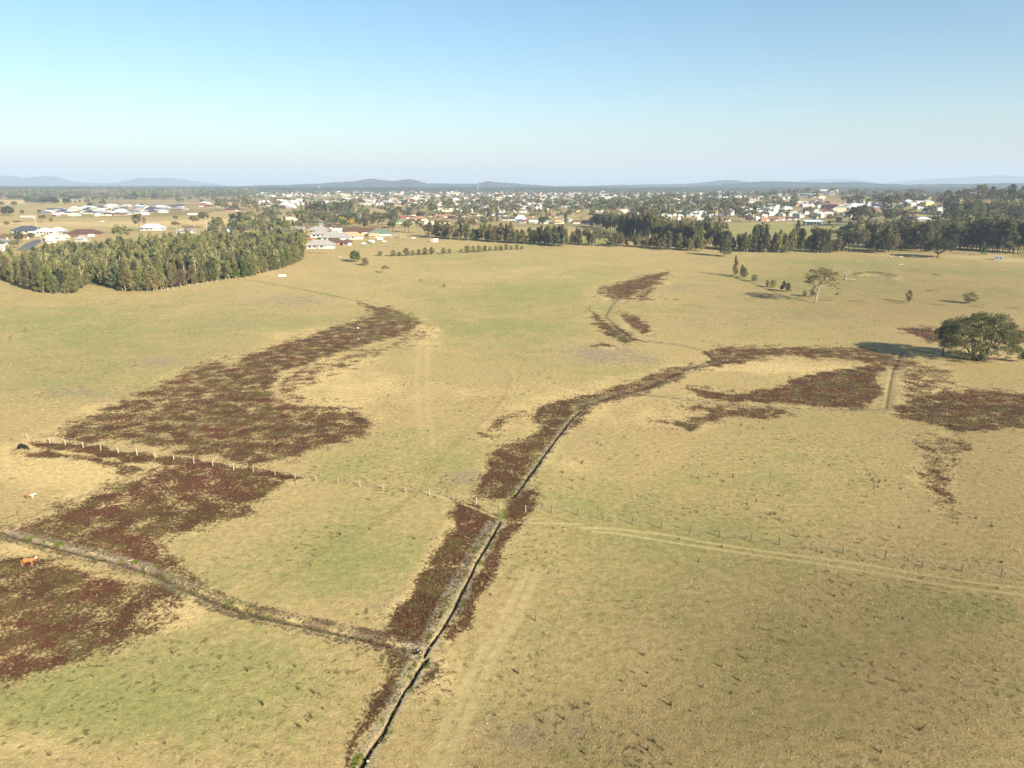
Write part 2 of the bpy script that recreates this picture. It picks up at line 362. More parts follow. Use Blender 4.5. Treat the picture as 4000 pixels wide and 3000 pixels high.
    for e in [(740,835,160,50,.75),(180,1040,200,40,.85),(60,990,120,40,.8),(1150,850,260,40,.45),(250,880,200,25,.5),(560,720,160,22,.45),(900,1330,40,90,.7),(1700,795,130,14,.9),(1350,900,200,40,.4),
              (2000,830,60,40,.5),(2160,765,80,22,.8),(920,740,40,60,.45),(400,1350,90,40,.6),(60,1600,160,50,.6),(1250,1010,60,50,.5),(960,1450,50,80,.5),(600,590,140,20,.4),(1150,590,200,25,.35),(60,1180,80,14,.8),(1000,1180,50,60,.4),(200,580,250,20,.4)]: ell(*e, straw)
    # bare sandy ground near the far fence, pale fields by the estate
    def fell(u, v, a, b_, c): ell(u, v, a, b_, c, path)
    for e in [(1925,551,40,3,.7),(2110,556,60,4,.8),(2190,562,50,4,.8),(1990,553,20,2,.5)]: fell(*e)
    poly([(0,432),(180,430),(190,436),(60,440),(0,442)], .9, 3, straw); poly([(300,478),(560,470),(560,480),(300,490),(0,490),(0,480)], .9, 4, straw)
    # vehicle and cattle tracks
    z3, z4 = Zm(2000, 1750), Zm(3000, 1750)
    f = lambda z, L: [(a / FS, b / FS) for a, b in (z(u, v) for u, v in L)]
    up = f(z3, [(600,690),(900,700),(1300,745),(1700,820),(2150,885)]) + f(z4, [(0,897),(700,985),(1200,1070),(1700,1150),(2300,1225)])
    lo = f(z3, [(700,722),(900,737),(1200,785),(1600,850),(2150,930)]) + f(z4, [(0,940),(500,1010),(1000,1090),(1600,1200),(2300,1280)])
    line(up, path, .16, .45, .85); line(lo, path, .16, .45, .85)
    line([(1165,1230),(1115,1340),(1060,1430),(1020,1530),(960,1659),(930,1720)], path, .3, .9, .5)
    line([(1140,1230),(1085,1340),(1030,1430),(985,1530),(925,1659)], path, .3, .9, .45)
    line([(905,740),(900,830),(905,900),(915,950)], path, .3, 1.0, .3); line([(925,740),(922,830),(925,900),(935,960)], path, .3, 1.0, .3)
    line([(1360,1140),(1550,1240),(1700,1300),(1850,1380)], path, .3, 1.0, .22)
    cat = [(1102,815),(1095,845),(1075,875),(1050,905),(1020,930),(985,955),(950,990),(930,1020),(915,1050),(880,1078),(830,1120),(790,1145),(740,1165),(690,1195),(640,1230),(600,1260),(560,1290),(530,1320),(490,1350),(430,1385)]
    d = line(cat, path, .1, .25, .35); mud_and_shade[...] = np.maximum(mud_and_shade, .22 * (1 - sst(.1, .5, np.abs(d - .3))))
    line([(915,1062),(940,1070),(990,1085),(1030,1100),(1065,1115),(1100,1128),(1180,1130),(1260,1133)], path, .15, .45, .75)
    line([(20,1135),(150,1082),(330,1015)], mud_and_shade, .3, .9, .3)
    # drains
    m6, m2 = Zm(1000, 2250), Zm(1000, 1750)
    d1 = f(m6, [(830,1800),(895,1659),(985,1500),(1100,1350),(1180,1180),(1230,1090),(1275,1000),(1330,930),(1400,810),(1470,715)])
    d2 = f(m6, [(1450,690),(1500,600),(1600,470),(1700,300),(1780,130),(1850,0)]) + f(m2, [(1900,990),(2000,830),(2085,680),(2110,640)])
    k = Zm(2000, 1100)
    d3 = [(x / FS, y / FS) for x, y in (z3(0, 430), z3(60, 370), z3(150, 230), z3(250, 110), k(165, 1659), k(230, 1560), k(350, 1400), k(450, 1270), k(540, 1160), k(590, 1120))]
    wob = 1 + .35 * np.sin(X * .9 + Y * .7) * np.sin(Y * .53)
    dep = np.zeros(shp)
    for dl, wdt, am in ((d1, .12, 1.0), (d2, .08, 1.0), (d3, .12, .9)):
        tmp = np.zeros(shp); d = line(dl, tmp, 3.0, 3.0, am)
        d = d * wob
        mud_and_shade[...] = np.maximum(mud_and_shade, np.maximum(am * (1 - sst(wdt * .8, wdt + .18, d)), .35 * (1 - sst(wdt + .15, wdt + .5, d))))
        dep = np.maximum(dep, 0.4 * (1 - sst(wdt * .7, wdt + .28, d)))
        bank[...] = np.maximum(bank, .8 * sst(wdt * .5, wdt + .15, d) * (1 - sst(wdt + .5, wdt + 1.5, d)))
    # the spoil on the left of the main drain
    ls = [(1058,1128),(1030,1175),(1000,1225),(975,1270),(945,1325),(925,1365),(905,1400)]
    line([(895,1420),(870,1470),(845,1520),(820,1570),(795,1620),(770,1660)], bank, .35, .7, .8)
    line(ls, bank, .35, .8, .9)
    line([(900,1392),(870,1396),(880,1406)], bank, .3, 1.0, .95); line([(1088,1105),(1075,1130)], green, .5, 1.5, .9)
    line([(1088,1085),(1092,1110),(1070,1135),(920,1400),(905,1415)], green, .3, 1.2, .6)
    dl = [(0,1145),(30,1158),(130,1183),(210,1203),(260,1215),(340,1240),(400,1270),(470,1300),(560,1328),(640,1345),(740,1367),(830,1388),(895,1405)]
    d = line(dl, bank, .9, 1.6, .40); weed[...] = np.maximum(weed, .55 * (1 - sst(1.5, 3.0, d)))
    mud_and_shade[...] = np.maximum(mud_and_shade, .55 * (1 - sst(.15, .55, d * wob))); dep = np.maximum(dep, .45 * (1 - sst(.2, .9, d)))
    line([(10,1150),(90,1165),(210,1196),(330,1228)], bank, .7, .9, .85)
    line([(590,930),(600,930)], green, 1, 1, .1)
    for dl, w_ in (([(1250,885),(1285,872),(1320,860),(1380,853),(1440,857),(1550,872),(1630,878),(1700,881),(1850,886),(1915,884)], .35),
                  ([(1915,884),(1922,840),(1930,800),(1945,770),(1955,758)], .6),
                  ([(1250,880),(1330,855),(1400,838),(1440,818),(1480,800),(1540,777),(1520,758),(1470,745),(1400,737),(1370,733),(1340,712),(1308,684),(1320,662),(1342,640)], .9)):
        d = line(dl, mud_and_shade, .15, w_ * .9, .6); dep = np.maximum(dep, .09 * (1 - sst(.2, w_ + .9, d)))
        bank[...] = np.maximum(bank, .3 * sst(w_, w_ + .5, d) * (1 - sst(w_ + 1.2, w_ + 3, d)))
    z4b, z3b = Zm(3000, 1100), Zm(2000, 640)
    dl = [(x / FS, y / FS) for x, y in (z3b(1930, 985), z3b(2040, 1020), z3b(2200, 1080), z4b(120, 125), z4b(300, 152), z4b(700, 163), z4b(1200, 185), z4b(1700, 207), z4b(2300, 233))]
    d = line(dl, mud_and_shade, .25, .8, .5); dep = np.maximum(dep, .35 * (1 - sst(.2, 1.2, d)))
    dl = [(525,604),(560,608),(650,625),(740,643),(775,652),(800,660)]
    d = line(dl, mud_and_shade, .2, 1.0, .35); line(dl, green, 1.2, 3, .5)
    # far field roads and grazed tones
    line([(0,452),(60,446),(150,440)], mud_and_shade, 1.5, 2.5, .5); line([(160,497),(330,487),(420,477),(560,470)], mud_and_shade, 1.5, 3, .25)
    # woods floor and far ground
    rrr = RR
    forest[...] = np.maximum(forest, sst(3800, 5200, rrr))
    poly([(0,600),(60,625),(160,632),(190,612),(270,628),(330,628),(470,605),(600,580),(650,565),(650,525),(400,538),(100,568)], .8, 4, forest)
    gmod = .25 + 1.3 * vnoise(X / 28 + 3, Y / 28); green *= gmod; grey *= .3 + 1.4 * vnoise(X / 14, Y / 30); green = np.maximum(green, gstreak); straw *= .6 + .8 * vnoise(X / 20 + 8, Y / 20)
    # painted vignette and light falloff, browning the turf at lower right and right side
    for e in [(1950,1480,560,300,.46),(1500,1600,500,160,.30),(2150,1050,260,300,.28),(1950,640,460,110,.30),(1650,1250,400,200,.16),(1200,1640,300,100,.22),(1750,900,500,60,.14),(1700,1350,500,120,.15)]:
        t = np.zeros(shp); ell(*e, t); mud_and_shade[...] = 1 - (1 - mud_and_shade) * (1 - t)
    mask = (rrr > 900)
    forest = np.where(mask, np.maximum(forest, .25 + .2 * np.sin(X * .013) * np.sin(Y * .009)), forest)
    for p in FIELDS:
        t = np.zeros(shp); poly([(a / FS, b / FS) for a, b in p], 1, 3, t); forest = forest * (1 - t)
    poly([(1030/FS,770/FS),(1340/FS,770/FS),(1330/FS,780/FS),(1030/FS,781/FS)], .9, 2, green)
    poly([(1500,905/FS),(2000/FS,884/FS),(2300/FS,886/FS),(2480/FS,935/FS),(2300/FS,955/FS),(1700/FS,930/FS)], .7, 4, green)
    poly([(2700/FS,868/FS),(3400/FS,868/FS),(3400/FS,930/FS),(2800/FS,950/FS)], .6, 4, green)
    Z = Z - dep
    # gentle humps in the weed beds and along the dry dam bank on the right
    wj = (rng.random(shp) - .5)
    Z = Z + wj * .10 * sst(.2, .8, weed) * (RR < 700)
    bankline = [(x / FS, y / FS) for x, y in (z4x(790, 955), z4x(880, 950), z4x(980, 958), z4x(1050, 970), z4x(1105, 985))]
    t = np.zeros(shp); d = line(bankline, t, .5, 4, 1); Z = Z + 1.6 * t
    line([(a, b + 2.5) for a, b in bankline], path, .3, 2.0, .6); mud_and_shade[...] = np.maximum(mud_and_shade, .8 * (1 - sst(.5, 3.0, line(bankline, np.zeros(shp), .5, 4, 1))))
    Vx = np.stack([X, Y, Z], -1).reshape(-1, 3)
    i = np.arange(nr - 1)[:, None] * na; j = np.arange(na)[None, :]; j2 = (j + 1) % na
    Fq = np.stack([i + j, i + j2, i + na + j2, i + na + j], -1).reshape(-1, 4)
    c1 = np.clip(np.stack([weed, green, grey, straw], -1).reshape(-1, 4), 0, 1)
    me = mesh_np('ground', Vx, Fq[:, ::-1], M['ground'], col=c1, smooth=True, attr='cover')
    c2 = np.clip(np.stack([path, mud_and_shade, bank, forest], -1).reshape(-1, 4), 0, 1).astype(np.float32)
    a = me.color_attributes.new('wear_and_shade', 'FLOAT_COLOR', 'POINT'); a.data.foreach_set('color', c2.ravel())
    tag(ob('ground', me), kind='structure')
    return Vx, weed.ravel(), green.ravel(), mud_and_shade.ravel(), path.ravel(), (PX.ravel(), PY.ravel()), RR.ravel()
z1a, z2a, z3a, z4x = Zm(0, 640), Zm(1000, 640), Zm(2000, 640), Zm(3000, 640)
FIELDS = [
 [(-50,784),(180,782),(330,787),(345,800),(145,830),(160,850),(560,850),(800,842),(830,825),(1000,822),(1010,848),(950,872),(840,905),(500,905),(250,905),(60,910),(-50,910)],
 [(1030,770),(1340,770),(1330,780),(1030,781)], [(1425,815),(1520,815),(1530,830),(1440,832)], [(1340,772),(1400,772),(1400,777),(1340,777)],
 [(1990,884),(2260,882),(2310,888),(2480,935),(2460,958),(2300,952),(1990,950),(1600,935),(1580,905),(1700,890)],
 [(2700,872),(3000,870),(3120,868),(3250,872),(3390,890),(3400,905),(3350,940),(2860,945),(2790,900)], [(3535,818),(3690,822),(3690,845),(3560,850)],
 [(820,776),(910,776),(900,786),(840,786)], [(0,783),(330,783),(330,779),(0,776)]]
GV, gweed, ggreen, gmud_and_shade, gpath, (GPX, GPY), GR = build_ground()

# ------------------------------------------------------------------ grass, rushes and weed as scattered blades
def tufts(name, pos, h, w, nb, mat_, cols, label, lean=.35):
    n = len(pos); k = nb
    ang = rng.random((n, k)) * 2 * np.pi; ln = rng.random((n, k)) * lean
    hh = h[:, None] * (.6 + .5 * rng.random((n, k))); ww = w[:, None] * (.7 + .6 * rng.random((n, k)))
    off = (rng.random((n, k, 2)) - .5) * w[:, None, None] * 2.2
    bx = pos[:, None, 0] + off[..., 0]; by = pos[:, None, 1] + off[..., 1]; bz = np.repeat(pos[:, None, 2], k, 1) - .05
    ta = rng.random((n, k)) * np.pi
    dx, dy = np.cos(ta) * ww * .5, np.sin(ta) * ww * .5
    v0 = np.stack([bx - dx, by - dy, bz], -1); v1 = np.stack([bx + dx, by + dy, bz], -1)
    v2 = np.stack([bx + np.cos(ang) * ln * hh * 1.2, by + np.sin(ang) * ln * hh * 1.2, bz + hh + .05], -1)
    V = np.stack([v0, v1, v2], 2).reshape(-1, 3)
    Fc = np.arange(len(V)).reshape(-1, 3)
    c = np.repeat(np.repeat(cols, k, 0), 3, 0)
    o = ob(name, mesh_np(name, V, Fc, mat_, col=c)); tag(o, label, 'ground cover', kind='stuff'); return o
M['blade'] = mat('weed_blade', (1, 1, 1), rough=.9, var=.1, attr='col', spec=.05)
def cover():
    inv = (GPX > -150) & (GPX < 4150) & (GPY > 1100) & (GPY < 3150) & (gmud_and_shade < .52)
    def pick(prob):
        i = np.nonzero(inv & (rng.random(len(GV)) < prob))[0]
        p = GV[i].copy(); s = np.sqrt(GR[i] / 100.)
        p[:, :2] += (rng.random((len(i), 2)) - .5) * .5 * s[:, None]; return i, p
    nz = .5 + .5 * np.sin(GV[:, 0] * .21 + 2 * np.sin(GV[:, 1] * .13)) * np.sin(GV[:, 1] * .17 + 1.7 * np.sin(GV[:, 0] * .11))
    i, p = pick(np.clip((gweed - .25) * 1.0, 0, 1) * (.35 + .65 * nz) * .55)
    base = np.array([[.100, .045, .026], [.082, .046, .025], [.090, .072, .030], [.22, .165, .08], [.12, .050, .030]])
    c = base[rng.choice(5, len(i), p=[.34, .26, .17, .08, .15])] * (.7 + .6 * rng.random((len(i), 1)))
    s = np.sqrt(np.maximum(GR[i], 80) / 100.)
    tufts('swamp_weed', p, (.10 + .16 * rng.random(len(i))) * s, .15 * s, 4, M['blade'], c, 'red-brown swamp weed matted over the wet hollows and along the drain', lean=.9)
    print('weed', len(i))
    # dry rushes dotted over the tan sward (denser in the known dotted areas)
    U, V = GPX / FS, GPY / FS
    den = np.zeros(len(GV))
    for cx, cy, rx, ry, a in [(960,790,110,70,1.2),(1650,1020,420,110,1.3),(1350,960,160,60,.8),(2050,1130,200,90,1.6),(900,1020,120,100,.5),(800,1210,160,90,.6),(1500,700,200,50,.8),(1700,1250,500,200,.45),
                              (850,1150,120,60,.8),(500,1500,250,110,.5),(1250,1500,250,150,.45),(1750,1500,400,150,.6),(1220,1040,90,40,1.0),(700,1500,80,80,.5),(1850,870,200,30,.3),(2000,600,300,30,.5)]:
        den += a * np.exp(-((U - cx) / rx) ** 2 - ((V - cy) / ry) ** 2)
    den *= np.clip(3.2 * (vnoise(GV[:, 0] / 7, GV[:, 1] / 7) - .42), 0.05, 2) * np.where(V > 1180, .75, 1)
    dry = (gweed < .3) & (gpath < .3)
    i, p = pick(den * dry * .013)
    c = np.array([.085, .072, .030]) * (.6 + .9 * rng.random((len(i), 1))); c = c + 0 * p
    hh = .18 + .85 * rng.random(len(i)) ** 3.2
    tufts('rush_clumps', p, hh, .06 + .10 * hh, 5, M['blade'], c, 'upright dry rush clumps dotted over the tan paddock', lean=.45)
    print('rush', len(i))
    # short bleached sward
    i, p = pick(.10 * (GPY > 1500) * dry)
    t = ggreen[i][:, None] * .6 + .25 * rng.random((len(i), 1))
    c = (np.array([[.40, .32, .14]]) * (1 - t) + np.array([[.21, .21, .07]]) * t) * (.65 + .6 * rng.random((len(i), 1)))
    s = np.sqrt(np.maximum(GR[i], 80) / 100.)
    tufts('dry_grass', p, (.07 + .10 * rng.random(len(i))) * s, .16 * s, 2, M['blade'], c, 'short bleached pasture grass over the whole paddock', lean=1.0)
    print('grass', len(i))
cover()

# ------------------------------------------------------------------ trees
def leaves(cs, rad, n, size, droop, flat=0.0):
    """cs (k,3) centres, rad (k,3), n quads each -> verts, quads, colours"""
    k = len(cs)
    d = rng.normal(size=(k, n, 3)); d /= np.linalg.norm(d, axis=2, keepdims=True)
    rr = rng.random((k, n, 1)) ** .45
    p = cs[:, None, :] + d * rr * rad[:, None, :]
    a = rng.normal(size=(k, n, 3)); a[..., 2] = a[..., 2] * (1 - flat) - droop * 1.6
    a /= np.linalg.norm(a, axis=2, keepdims=True)
    b = np.cross(a, rng.normal(size=(k, n, 3))); b /= np.linalg.norm(b, axis=2, keepdims=True) + 1e-9
    s = size * (.6 + .8 * rng.random((k, n, 1)))
    a = a * s * (.75 + .5 * droop); b = b * s * .42
    V = np.stack([p - a - b * .3, p + b, p + a + b * .3, p - b], 2).reshape(-1, 3)
    Fq = np.arange(len(V)).reshape(-1, 4)
    cc = (.72 + .56 * rng.random((k, 1, 1))) * (.8 + .4 * rng.random((k, n, 1)))
    tint = 1 + .16 * (rng.random((k, 1, 3)) - .5)
    c = np.repeat((cc * tint).reshape(-1, 3), 4, 0)
    return V, Fq, c
def limb(mb, p0, p1, r0, r1, bend=.12, n=5, seg=4):
    p0, p1 = np.array(p0, float), np.array(p1, float); L = np.linalg.norm(p1 - p0)
    off = (rng.random(3) - .5) * L * bend * 2
    pts = [p0 + (p1 - p0) * t + off * math.sin(math.pi * t) for t in np.linspace(0, 1, seg + 1)]
    mb.tube([tuple(q) for q in pts], list(np.linspace(r0, r1, seg + 1)), n)
def proto(kind, q=1.0):
    """returns (trunk mesh builder, leaves arrays, height, width)"""
    mb = MB(); cs = []; rad = []
    if kind == 'casuarina':
        H, Rr = 15.0, 2.2 + 1.0 * rng.random()
        lean = (rng.random(2) - .5) * 2.4; gap = rng.random() * 6.28
        limb(mb, (0, 0, -.5), (lean[0], lean[1], H * .93), .20, .04, .02, 6, 6)
        for i in range(30):
            t = .16 + .82 * (i + rng.random()) / 30
            r = Rr * (math.sin(math.pi * min(1, (t * .9 + .12))) ** .7) * (.35 + .75 * rng.random()) * (1.05 - .35 * t)
            a = rng.random() * 6.28; r *= .55 if abs((a - gap + 3.14) % 6.28 - 3.14) < .7 else 1.1
            c = (lean[0] * t + r * math.cos(a), lean[1] * t + r * math.sin(a), H * t * .95 + .3)
            cs.append(c); w = .75 + .55 * rng.random(); rad.append((w, w, 1.3 + .9 * rng.random()))
            if i % 2 == 0: limb(mb, (lean[0] * t * .8, lean[1] * t * .8, c[2] - 2.0), c, .10, .03, .1, 4, 2)
        n, s, dr = int(60 * q), .40 / math.sqrt(q), .8
    elif kind in ('gum', 'gumflat'):
        H = 15.0; fl = kind == 'gumflat'
        top = ((rng.random() - .5) * 2, (rng.random() - .5) * 2, H * .55)
        limb(mb, (0, 0, -.5), top, .34, .2, .05, 7, 5)
        nc = 20 if not fl else 24
        for i in range(nc):
            a = 2.4 * i + rng.random(); r = (1.2 + 4.2 * math.sqrt((i + .5) / nc)) * (.8 + .4 * rng.random())
            z = H * (.92 - .28 * (r / 5.5) ** 2) - rng.random() * (3.8 if not fl else 1.6)
            c = (top[0] + r * math.cos(a), top[1] + r * math.sin(a), z); cs.append(c)
            w = 1.1 + .8 * rng.random(); rad.append((w * 1.15, w * 1.15, w * .75))
            if i % 2 == 0: limb(mb, (top[0] * .9, top[1] * .9, H * (.35 + .2 * rng.random())), c, .12, .03, .1, 5, 3)
        n, s, dr = int(80 * q), .42 / math.sqrt(q), .35
    elif kind == 'gumfull':
        H = 15.0
        top = ((rng.random() - .5) * 2, (rng.random() - .5) * 2, H * .6)
        limb(mb, (0, 0, -.5), top, .34, .2, .05, 7, 5)
        for i in range(34):
            a = 2.4 * i + rng.random(); t = .20 + .78 * (i + rng.random()) / 34
            r = 4.4 * math.sin(math.pi * min(.97, t * .82 + .16)) * (.35 + .8 * rng.random()); c = (r * math.cos(a), r * math.sin(a), H * t); cs.append(c)
            w = 1.0 + .8 * rng.random(); rad.append((w * 1.1, w * 1.1, w * .9))
            if i % 4 == 0: limb(mb, (0, 0, max(1, c[2] - 4)), c, .12, .03, .1, 5, 3)
        n, s, dr = int(62 * q), .42 / math.sqrt(q), .35
    elif kind == 'round':
        H = 9.0
        limb(mb, (0, 0, -.5), (0, 0, 4.5), .3, .15, .03, 6, 3)
        for i in range(26):
            a = 2.4 * i; ph = math.acos(1 - 1.75 * (i + .5) / 26)
            r = 3.0 * math.sin(ph) * (.8 + .35 * rng.random()); z = 5.0 + 3.4 * math.cos(ph) * (.9 + .2 * rng.random())
            cs.append((r * math.cos(a), r * math.sin(a), max(1.6, z))); w = 1.1 + .5 * rng.random(); rad.append((w, w, w * .85))
        n, s, dr = int(60 * q), .42 / math.sqrt(q), .2
    elif kind == 'young':
        H = 6.0
        limb(mb, (0, 0, -.3), (0, 0, 5), .10, .03, .02, 5, 3)
        for i in range(16):
            t = .15 + .8 * (i + .5) / 16; r = 1.5 * math.sin(math.pi * (t * .85 + .1)) * (.4 + .6 * rng.random()); a = 2.4 * i
            cs.append((r * math.cos(a), r * math.sin(a), H * t)); w = .6 + .35 * rng.random(); rad.append((w, w, w * 1.1))
        n, s, dr = int(55 * q), .24 / math.sqrt(q), .3
    elif kind == 'bare':
        H = 12.0
        limb(mb, (0, 0, -.5), (0, 0, 6), .25, .15, .05, 5, 3)
        for i in range(14):
            a = 2.4 * i; r = 1 + 3 * rng.random(); z = 6 + 5.5 * rng.random(); c = (r * math.cos(a), r * math.sin(a), z)
            limb(mb, (0, 0, 3 + 2.5 * rng.random()), c, .1, .02, .12, 4, 3); cs.append(c); w = 1.3; rad.append((w, w, w * 1.2))
        n, s, dr = int(30 * q), .34 / math.sqrt(q), -.4
    cs, rad = np.array(cs), np.array(rad)
    lv = leaves(cs, rad, max(2, n), s, dr)
    W = 2 * np.percentile(np.hypot(lv[0][:, 0], lv[0][:, 1]), 97)
    Ht = np.percentile(lv[0][:, 2], 99.7)
    return mb, lv, Ht, W
PROTO = {}
COUNT = {}; OVER = []
LEAF = {'casuarina': 'leaf_casuarina', 'gum': 'leaf_gum', 'gumflat': 'leaf_gum', 'gumfull': 'leaf_gum', 'round': 'leaf_dark', 'young': 'leaf_olive', 'bare': 'leaf_bare'}
for kd, nvar in (('casuarina', 12), ('gum', 8), ('gumflat', 3), ('gumfull', 8), ('round', 5), ('young', 4), ('bare', 3)):
    PROTO[kd] = []
    for i in range(nvar):
        mb, lv, Ht, Wt = proto(kd)
        tm = mb.mesh(kd + '_trunk', M['bark_pale'] if kd in ('casuarina', 'gumflat') else M['bark_dark'], smooth=True)
        cm = mesh_np(kd + '_crown', lv[0], lv[1], M[LEAF[kd]], col=lv[2])
        PROTO[kd].append((tm, cm, Ht, Wt))
CATNAME = {'casuarina': 'casuarina_tree', 'gum': 'gum_tree', 'gumflat': 'gum_tree', 'gumfull': 'gum_tree', 'round': 'leafy_tree', 'young': 'young_tree', 'bare': 'leafless_tree'}
TREES = []
def tree_at(x, y, z, h, w, kind, label, group=None, leaf=None, name=None, cat='tree'):
    nm_ = name or CATNAME[kind]
    if group and COUNT.get(nm_, 0) >= 296:
        OVER.append((x, y, z - .05, h, w, kind, LEAFC[leaf or LEAF[kind]])); TREES.append((x, y, w)); return None
    COUNT[nm_] = COUNT.get(nm_, 0) + 1
    tm, cm, Ht, Wt = PROTO[kind][rng.integers(len(PROTO[kind]))]
    e = ob(name or CATNAME[kind], None, loc=(x, y, z - .05), rz=float(rng.random() * 6.28))
    e.scale = (w / Wt, w / Wt, h / Ht); e.empty_display_size = .5
    t = ob('trunk', tm, e); c = ob('crown', cm, e)
    if leaf:
        c.material_slots[0].link = 'OBJECT'; c.material_slots[0].material = M[leaf]
    tag(e, label, cat, group); TREES.append((x, y, w)); return e
def tree_px(px, py, hpx, wpx, kind, label, group=None, leaf=None, **k):
    x, y, z, mpp = P(px, py)
    return tree_at(x, y, z, hpx * mpp / .965, wpx * mpp, kind, label, group, leaf, **k)

def inpoly(x, y, pts):
    c = False
    for i in range(len(pts)):
        x0, y0 = pts[i]; x1, y1 = pts[i - 1]
        if (y0 > y) != (y1 > y) and x < (x1 - x0) * (y - y0) / (y1 - y0) + x0: c = not c
    return c
def poisson(poly, d, nmax=100000):
    """jittered points inside a world polygon"""
    a = np.array(poly); x0, y0 = a.min(0); x1, y1 = a.max(0); out = []
    ny = int((y1 - y0) / (d * .87)) + 1; nx = int((x1 - x0) / d) + 1
    for j in range(ny):
        for i in range(nx):
            x = x0 + (i + .5 * (j % 2) + (rng.random() - .5) * .7) * d; y = y0 + (j + (rng.random() - .5) * .7) * d * .87
            if inpoly(x, y, poly): out.append((x, y))
    return out
# merged low-poly trees for woods too dense to count
LOW, MID = {}, {}
for kd, nvar in (('casuarina', 4), ('gum', 4), ('round', 4), ('bare', 2), ('gumflat', 2), ('gumfull', 4), ('young', 2)):
    LOW[kd] = []; MID[kd] = []
    for i in range(nvar):
        mb, lv, Ht, Wt = proto(kd, .09); LOW[kd].append((lv, Ht, Wt))
        mb, lv, Ht, Wt = proto(kd, .4); MID[kd].append((lv, Ht, Wt))
def stuff_trees(name, items, label, LOW=LOW):
    """items: (x, y, z, h, w, kind, rgb)"""
    Vs, Cs = [], []
    for x, y, z, h, w, kd, rgb in items:
        (lv, _, c), Ht, Wt = LOW[kd][rng.integers(len(LOW[kd]))]
        a = rng.random() * 6.28; ca, sa = math.cos(a), math.sin(a); s = w / Wt
        V = np.empty_like(lv); V[:, 0] = (lv[:, 0] * ca - lv[:, 1] * sa) * s + x; V[:, 1] = (lv[:, 0] * sa + lv[:, 1] * ca) * s + y; V[:, 2] = lv[:, 2] * h / Ht + z
        Vs.append(V); Cs.append(c * np.array(rgb) * (.8 + .4 * rng.random()))
    V = np.concatenate(Vs); C = np.concatenate(Cs)
    o = ob(name, mesh_np(name, V, np.arange(len(V)).reshape(-1, 4), M['leaf_any'], col=C)); tag(o, label, 'trees', kind='stuff'); return o
M['leaf_any'] = mat('leaf_any', (1, 1, 1), rough=.8, var=.15, scale=.1, attr='col', trans=.1)
TONE = {'casuarina': (.145, .148, .062), 'gum': (.120, .120, .060), 'round': (.075, .088, .045), 'bare': (.22, .165, .13)}

# the wood on the left
wl_ = [(-60,608),(15,604),(50,622),(100,634),(160,634),(185,615),(215,612),(270,630),(330,630),(400,617),(470,606),(530,600),(600,582),(648,562),(655,530),(560,532),(400,538),(300,548),(200,560),(100,570),(-60,592)]
WP = [P(u * FS, v * FS)[:2] for u, v in wl_]
pts = poisson(WP, 6.6); pts.sort(key=lambda p: math.hypot(*p))
wood_rest = []
edge = []
for i in range(1, 14):
    a, b = WP[i], WP[i + 1]; L = math.hypot(b[0] - a[0], b[1] - a[1]); n = max(1, int(L / 4.6))
    for k in range(n):
        t = (k + rng.random() * .6) / n; edge.append((a[0] + (b[0] - a[0]) * t, a[1] + (b[1] - a[1]) * t))
for i, (x, y) in enumerate(edge):
    h = 8 + 6.5 * rng.random(); w = 3.8 + 3.2 * rng.random()
    tree_at(x, y, float(height(x, y)), h, w, 'casuarina', 'olive green casuarina with a pale trunk in the front row of the left wood', 'casuarinas along the front edge of the left wood', ['leaf_casuarina', 'leaf_olive', 'leaf_fresh', 'leaf_casuarina', 'leaf_casuarina'][rng.integers(5)])
def wood_interior():
    for x, y in pts:
        full = rng.random() < .5; h = 10.5 + 6.5 * rng.random() - full; w = (4.4 + 2.6 * rng.random()) * (1.35 if full else 1)
        tree_at(x, y, float(height(x, y)), h, w, 'gumfull' if full else 'casuarina', 'tall olive casuarina packed inside the dense wood at left' if not full else 'round-crowned olive gum inside the dense wood at left', 'casuarinas inside the left wood' if not full else 'gums inside the left wood', ['leaf_casuarina', 'leaf_olive', 'leaf_gum', 'leaf_casuarina', 'leaf_dark'][rng.integers(5)])
# bare dead poles and limbs standing in the wood
for j, (u, v, h, lab) in enumerate([(85, 1000, 140, 'bleached dead trunk with bare forks at the left end of the wood'), (530, 1100, 130, 'pale bare dead tree among the front trees of the wood'),
        (985, 930, 130, 'pale dead branches rising in the middle of the wood'), (1500, 900, 140, 'bleached leafless tree in the right half of the wood'), (1760, 880, 190, 'large bleached forked dead tree high in the wood'), (2120, 880, 160, 'pale bare tree near the right end of the wood')]):
    px, py = z1a(u, v); x, y, z, mpp = P(px, py); H = h / 2.212 * mpp * .8
    mb = MB(); limb(mb, (0, 0, -.4), (.4, 0, H * .6), .22, .13, .06, 6, 4)
    for k in range(7):
        a = rng.random() * 6.28; limb(mb, (.3, 0, H * (.3 + .3 * rng.random())), (math.cos(a) * H * .22, math.sin(a) * H * .22, H * (.75 + .3 * rng.random())), .14, .04, .12, 5, 3)
    tag(ob('dead_tree', mb.mesh('dead_tree', M['bark_white'], smooth=True), loc=(x, y, z)), lab, 'dead tree')

